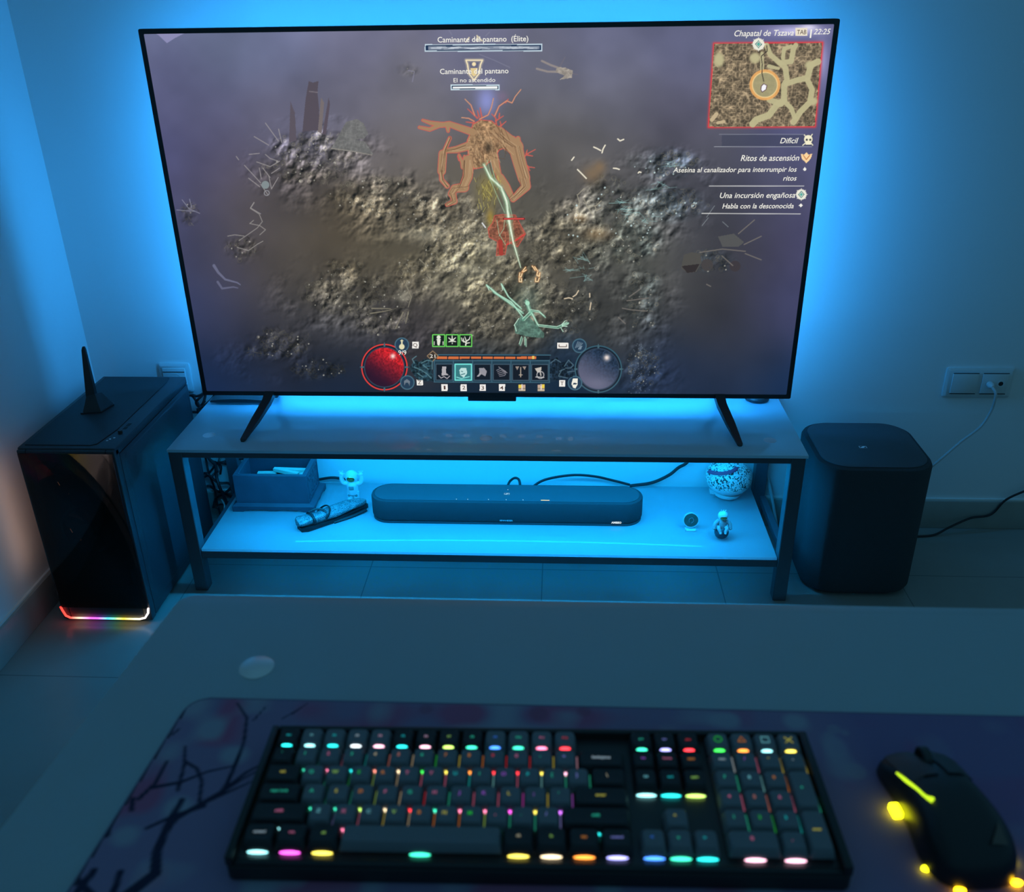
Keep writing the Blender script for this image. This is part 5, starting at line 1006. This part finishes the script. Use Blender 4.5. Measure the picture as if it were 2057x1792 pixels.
def ledmesh(wd_, dp, hz, z):
    bm = B(); lathe(bm, [(1, 0), (1, .5), (.7, 1)], (0, 0, 0), 14)
    for v in bm.verts: v.co = Vector((v.co.x*wd_/2, v.co.y*dp/2, v.co.z*hz))
    me_ = bpy.data.meshes.new('key_light'); bm.to_mesh(me_); bm.free(); return me_
LM_s = ledmesh(.0060, .0030, .0014, 0); LM_f = ledmesh(.0085, .0016, .0016, 0); LM_b = ledmesh(.0150, .0022, .0014, 0)
legc = {}
def legend(s, size):
    k = (s, size)
    if k not in legc:
        me_ = textmesh(s, size, wt=.00012); c = [v.co.x for v in me_.vertices]; mx__ = (min(c)+max(c))/2
        for v in me_.vertices: v.co.x -= mx__
        legc[k] = me_
    return legc[k]
def KEY(x, row, w, txt, dark, lc, gc=None, h=1, ts=None, sym=None, led=True):
    cx = x+w*U/2; cy = .011+.019*(5-row)+.019*h/2; z = .0180+(.0015 if row == 0 else 0)
    me_ = keymesh(w, h); mk = 'd' if dark else 'g'; nm = (me_.name, mk)
    if nm not in legc:
        m2 = me_.copy(); m2.materials.clear(); m2.materials.append(M['kblack'] if dark else M['kgrey']); legc[nm] = m2
    k = bpy.data.objects.new('key', legc[nm]); COL.objects.link(k); k.parent = kb; k.location = (cx, cy, z)
    if not dark: k['label'] = 'grey key'
    if txt or sym:
        ts = ts or (.0046 if len(txt) == 1 else .0030)
        if sym:
            key = ('sym', sym)
            if key not in legc:
                bm = B(); r = .0030
                P_ = {'circle': [(r*math.cos(a), r*math.sin(a), 0) for a in [2*PI*j/16 for j in range(17)]], 'triangle': [(-r, -r*.8, 0), (r, -r*.8, 0), (0, r, 0), (-r, -r*.8, 0)], 'square': [(-r, -r, 0), (r, -r, 0), (r, r, 0), (-r, r, 0), (-r, -r, 0)], 'cross': None}[sym]
                if P_: tube(bm, P_, .0004, n=5, smooth=False)
                else: tube(bm, [(-r, -r, 0), (r, r, 0)], .0004, n=5, smooth=False); tube(bm, [(-r, r, 0), (r, -r, 0)], .0004, n=5, smooth=False)
                m2 = bpy.data.meshes.new('legend'); bm.to_mesh(m2); bm.free(); legc[key] = m2
            lm = legc[key]
        else: lm = legend(txt, ts)
        g = gc or lc; kk = (id(lm), g)
        if kk not in legc: m2 = lm.copy(); m2.materials.clear(); m2.materials.append(legm[g]); legc[kk] = m2
        lg = bpy.data.objects.new('legend', legc[kk]); COL.objects.link(lg); lg.parent = k; dx = 0
        lg.location = (dx-(.0012 if len(txt) == 1 and not sym else 0), (.0008 if sym else -.0008)+(h-1)*0, .00825)
    if not led: return k
    big = row == 5 or (row == 2 and .286 < x < .36 and dark) ; mesh = LM_b if big else (LM_f if row == 0 else LM_s); kk = (mesh.name, lc)
    if kk not in legc: m2 = mesh.copy(); m2.materials.clear(); m2.materials.append(ledm[lc]); legc[kk] = m2
    ld = bpy.data.objects.new('key_light', legc[kk]); COL.objects.link(ld); ld.parent = k
    if big: ld.location = (0, -.019*h/2-.0003, -.0018)
    elif row == 0: ld.location = (0, -.019/2+.0012, .0043)
    else: ld.location = (0, -.019*h/2+.0002, -.0008)
    if 1 <= row <= 4 and w == 1 and (x < .25 or x > .35):  # light spilling between keycaps, put in as dim glowing bars
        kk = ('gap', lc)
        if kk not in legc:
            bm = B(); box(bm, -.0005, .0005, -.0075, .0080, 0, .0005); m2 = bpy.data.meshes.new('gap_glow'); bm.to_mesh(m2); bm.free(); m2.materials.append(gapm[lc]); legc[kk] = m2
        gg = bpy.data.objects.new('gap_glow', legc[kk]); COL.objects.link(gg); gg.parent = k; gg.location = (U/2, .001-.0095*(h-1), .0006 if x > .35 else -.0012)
    return k
X0, XN, XP = .0098, .2968, .3585
fr0 = ['esc', 'F1', 'F2', 'F3', 'F4', 'F5', 'F6', 'F7', 'F8', 'F9', 'F10', 'F11', 'F12']; fl = 'cy lc cy wh pw cy pw lm te bl te pk rd'.split()
for i_, (t, l) in enumerate(zip(fr0, fl)): KEY(X0+i_*U, 0, 1, t, i_ in (0, 5, 6, 7, 8), l)
for i_, (t, l) in enumerate(zip(('prt', 'scr', 'pau'), ('te', 'la', 'rd'))): KEY(XN+i_*U, 0, 1, t, True, l)
for i_, (t, l) in enumerate(zip(('circle', 'triangle', 'square', 'cross'), ('gr', 'og', 'lc', 'ye'))): KEY(XP+i_*U, 0, 1, '', False, l, sym=t)
r1 = '` 1 2 3 4 5 6 7 8 9 0 - ='.split(); l1 = 'te te pk cy sa cr gr ye og rd rd ye pw'.split(); g1 = 'te te pk te cr sa te og og rd pk te la'.split()
for i_, (t, l) in enumerate(zip(r1, l1)): KEY(X0+i_*U, 1, 1, t, i_ == 0, l, g1[i_])
KEY(X0+13*U, 1, 2, 'backspace', True, 'lc', 'wh', ts=.0036)
for i_, (t, l) in enumerate(zip(('ins', 'home', 'pgup'), ('vi', 'pk', 'og'))): KEY(XN+i_*U, 1, 1, t, True, l)
for i_, (t, l, g) in enumerate((('num', 'wh', 'wh'), ('/', 'pk', 'vi'), ('*', 'ye', 'ye'), ('-', 'ye', 'wh'))): KEY(XP+i_*U, 1, 1, t, False, l, g)
KEY(X0, 2, 1.5, 'tab', True, 'ye', ts=.0036)
for i_, (t, l, g) in enumerate(zip('Q W E R T Y U I O P [ ]'.split(), 'te gr lm cr pk pk cy lc pk lc te te'.split(), 'te lm gr og pk pk cy te vi cy te la'.split())): KEY(X0+(1.5+i_)*U, 2, 1, t, False, l, g)
KEY(X0+13.5*U, 2, 1.5, '\\', True, 'te', 'cr')
for i_, (t, l) in enumerate(zip(('del', 'end', 'pgdn'), ('lc', 'cy', 'lm'))): KEY(XN+i_*U, 2, 1, t, True, l)
for i_, (t, l) in enumerate(zip('789', ('te', 'lc', 'og'))): KEY(XP+i_*U, 2, 1, t, False, l)
KEY(XP+3*U, 3, 1, '+', False, 'te', h=2)
KEY(X0, 3, 1.75, 'caps lock', True, 'te', ts=.0036)
for i_, (t, l, g) in enumerate(zip("A S D F G H J K L ; '".split(), 'te te lm cr rd te pk pk mg ye vi'.split(), 'te ye og pk te pk vi vi ye vi te'.split())): KEY(X0+(1.75+i_)*U, 3, 1, t, False, l, g)
KEY(X0+12.75*U, 3, 2.25, 'enter', True, 'lm', 'ye', ts=.0036)
for i_, (t, l) in enumerate(zip('456', ('pk', 'sa', 'pk'))): KEY(XP+i_*U, 3, 1, t, False, l)
KEY(X0, 4, 2.25, 'shift', True, 'lc', 'pk', ts=.0036)
for i_, (t, l, g) in enumerate(zip('Z X C V B N M , . /'.split(), 'la pk ye cr og og lm te te la'.split(), 'lc pk lc lm og ye gr pk te la'.split())): KEY(X0+(2.25+i_)*U, 4, 1, t, False, l, g)
KEY(X0+12.25*U, 4, 2.75, 'shift', True, 'cy', 'te', ts=.0036)
KEY(XN+U, 4, 1, '^', False, 'og', 'ye')
for i_, (t, l) in enumerate(zip('123', ('te', 'gr', 'cy'))): KEY(XP+i_*U, 4, 1, t, False, l)
for t, x, w, l, g in (('control', 0, 1.25, 'lc', 'wh'), ('win', 1.25, 1.25, 'mg', 'pk'), ('alt', 2.5, 1.25, 'ye', 'lm')): KEY(X0+x*U, 5, w, t, True, l, g)
KEY(X0+3.75*U, 5, 6.25, '', False, 'te')
for t, x, l, g in (('alt', 10, 'ye', 'cr'), ('fn', 11.25, 'cr', 'lm'), ('app', 12.5, 'og', 'og'), ('control', 13.75, 'la', 'la')): KEY(X0+x*U, 5, 1.25, t, True, l, g)
for i_, (t, l) in enumerate(zip('<v>', ('bl', 'te', 'cy'))): KEY(XN+i_*U, 5, 1, t, False, l)
KEY(XP, 5, 2, '0', False, 'pw', 'pk'); KEY(XP+2*U, 5, 1, '.', False, 'pw', 'pk'); KEY(XP+3*U, 5, 1, 'enter', False, 'lm', 'ye', h=2, led=False)

# ------------------------------------------------------------------ mouse
ms = thing('computer_mouse', 'black gaming mouse with yellow green light lines on the mat', 'mouse', (.4585, -1.546, DZ+.004), math.radians(6))
# half outlines (y from rear to front): left x, right x, height
prof_m = [(-.060, -.010, .012, .010), (-.056, -.024, .024, .024), (-.046, -.0315, .032, .0335), (-.030, -.0335, .0345, .0395), (-.012, -.0300, .0325, .0410), (.008, -.0275, .0300, .0385), (.026, -.0290, .0300, .0330), (.042, -.0310, .0310, .0260), (.054, -.0300, .0290, .0190), (.0585, -.022, .020, .0140)]
bm = B(); lo = []
for y, xl, xr, h in prof_m:
    lp = []; n = 20
    for j in range(n):
        a = PI*j/(n-1); cx = (xl+xr)/2; w = (xr-xl)/2; ca_, sa_ = math.cos(a), math.sin(a)
        x = cx+w*math.copysign(abs(ca_)**.62, ca_)*(1-.10*sa_); z = .003+(h-.003)*abs(sa_)**.60; lp.append((x, y, z))
    lo.append([(lp[0][0], y, .0015)]+lp+[(lp[-1][0], y, .0015)])
loft(bm, lo); bmesh.ops.recalc_face_normals(bm, faces=bm.faces)
o = obj('body', bm, M['mouse'], ms, world=False, smooth=False)
o.data.polygons.foreach_set('use_smooth', [True]*len(o.data.polygons)); sd = o.modifiers.new('s', 'SUBSURF'); sd.levels = 1; sd.render_levels = 2
def surf(y, f):
    """point on the mouse shell at y and cross position f (-1 left .. 1 right)"""
    for (a, b_) in zip(prof_m, prof_m[1:]):
        if a[0] <= y <= b_[0]:
            t = (y-a[0])/(b_[0]-a[0]); xl, xr, h = [a[i_]*(1-t)+b_[i_]*t for i_ in (1, 2, 3)]; break
    an_ = math.acos(max(-1, min(1, math.copysign(abs(f)**(1/.62), f)))); sa_ = math.sin(an_)
    return Vector(((xl+xr)/2+(xr-xl)/2*f*(1-.10*sa_), y, .003+(h-.003)*abs(sa_)**.60))
for s in (-1, 1):
    bm = B(); lo = []
    for y in (.014, .026, .040, .052, .0575):
        a, m_, c = surf(y, s*.16), surf(y, s*.50), surf(y, s*.86); lo.append([a+Vector((0, 0, -.002)), a+Vector((0, 0, .0012)), m_+Vector((0, 0, .0014)), c+Vector((s*.0006, 0, .0010)), c+Vector((0, 0, -.002))])
    loft(bm, lo); obj('button', bm, M['mousegrey'], ms, world=False)
bm = B(); ring_lathe(bm, [(.008, -.0035), (.0098, -.0028), (.0098, .0028), (.008, .0035)], (0, .040, .0255), 24, 'x'); obj('scroll_wheel', bm, M['mousegrey'], ms, world=False)
lime = emis('lime_light', lin((196, 240, 40)), 1.5); yel = emis('yellow_light', lin((225, 225, 20)), 8.0)
def P_(y, f, d=.0006): p = surf(y, f); return p+Vector((math.copysign(d, f), 0, d))
bm = B(); tube(bm, [P_(.030, -.90), P_(.018, -.88), P_(.006, -.84), P_(-.004, -.78), P_(-.010, -.70)], [.0007, .0014, .0010, .0010, .0022], n=8, k=4); obj('light_line', bm, lime, ms, world=False)
bm = B(); box(bm, -.0345, -.0275, .006, .017, .0005, .006, bev=.001); obj('side_light', bm, yel, ms, world=False)
amber = emis('amber_glow', lin((250, 190, 20)), 13.0)
for (x, y) in ((-.016, -.0585), (.0265, -.0555), (-.031, -.040), (.0335, -.036)):
    bm = B(); ball(bm, (x, y, .003), .0030, 1.3, .8, .6, 12, 8); obj('base_light', bm, amber if y < -.05 else yel, ms, world=False)
bm = B(); s0 = surf(-.040, .30)
tri = [(.006, -.047), (.019, -.047), (.017, -.032)]
tt = [surf(y, x/.030)+Vector((0, -.0006, .0016)) for x, y in tri]; poly(bm, tt)
obj('emblem', bm, mat('dim_grey_emblem', (.02, .025, .028), .7, emit=lin((30, 48, 50)), es=.25), ms, world=False, smooth=False)
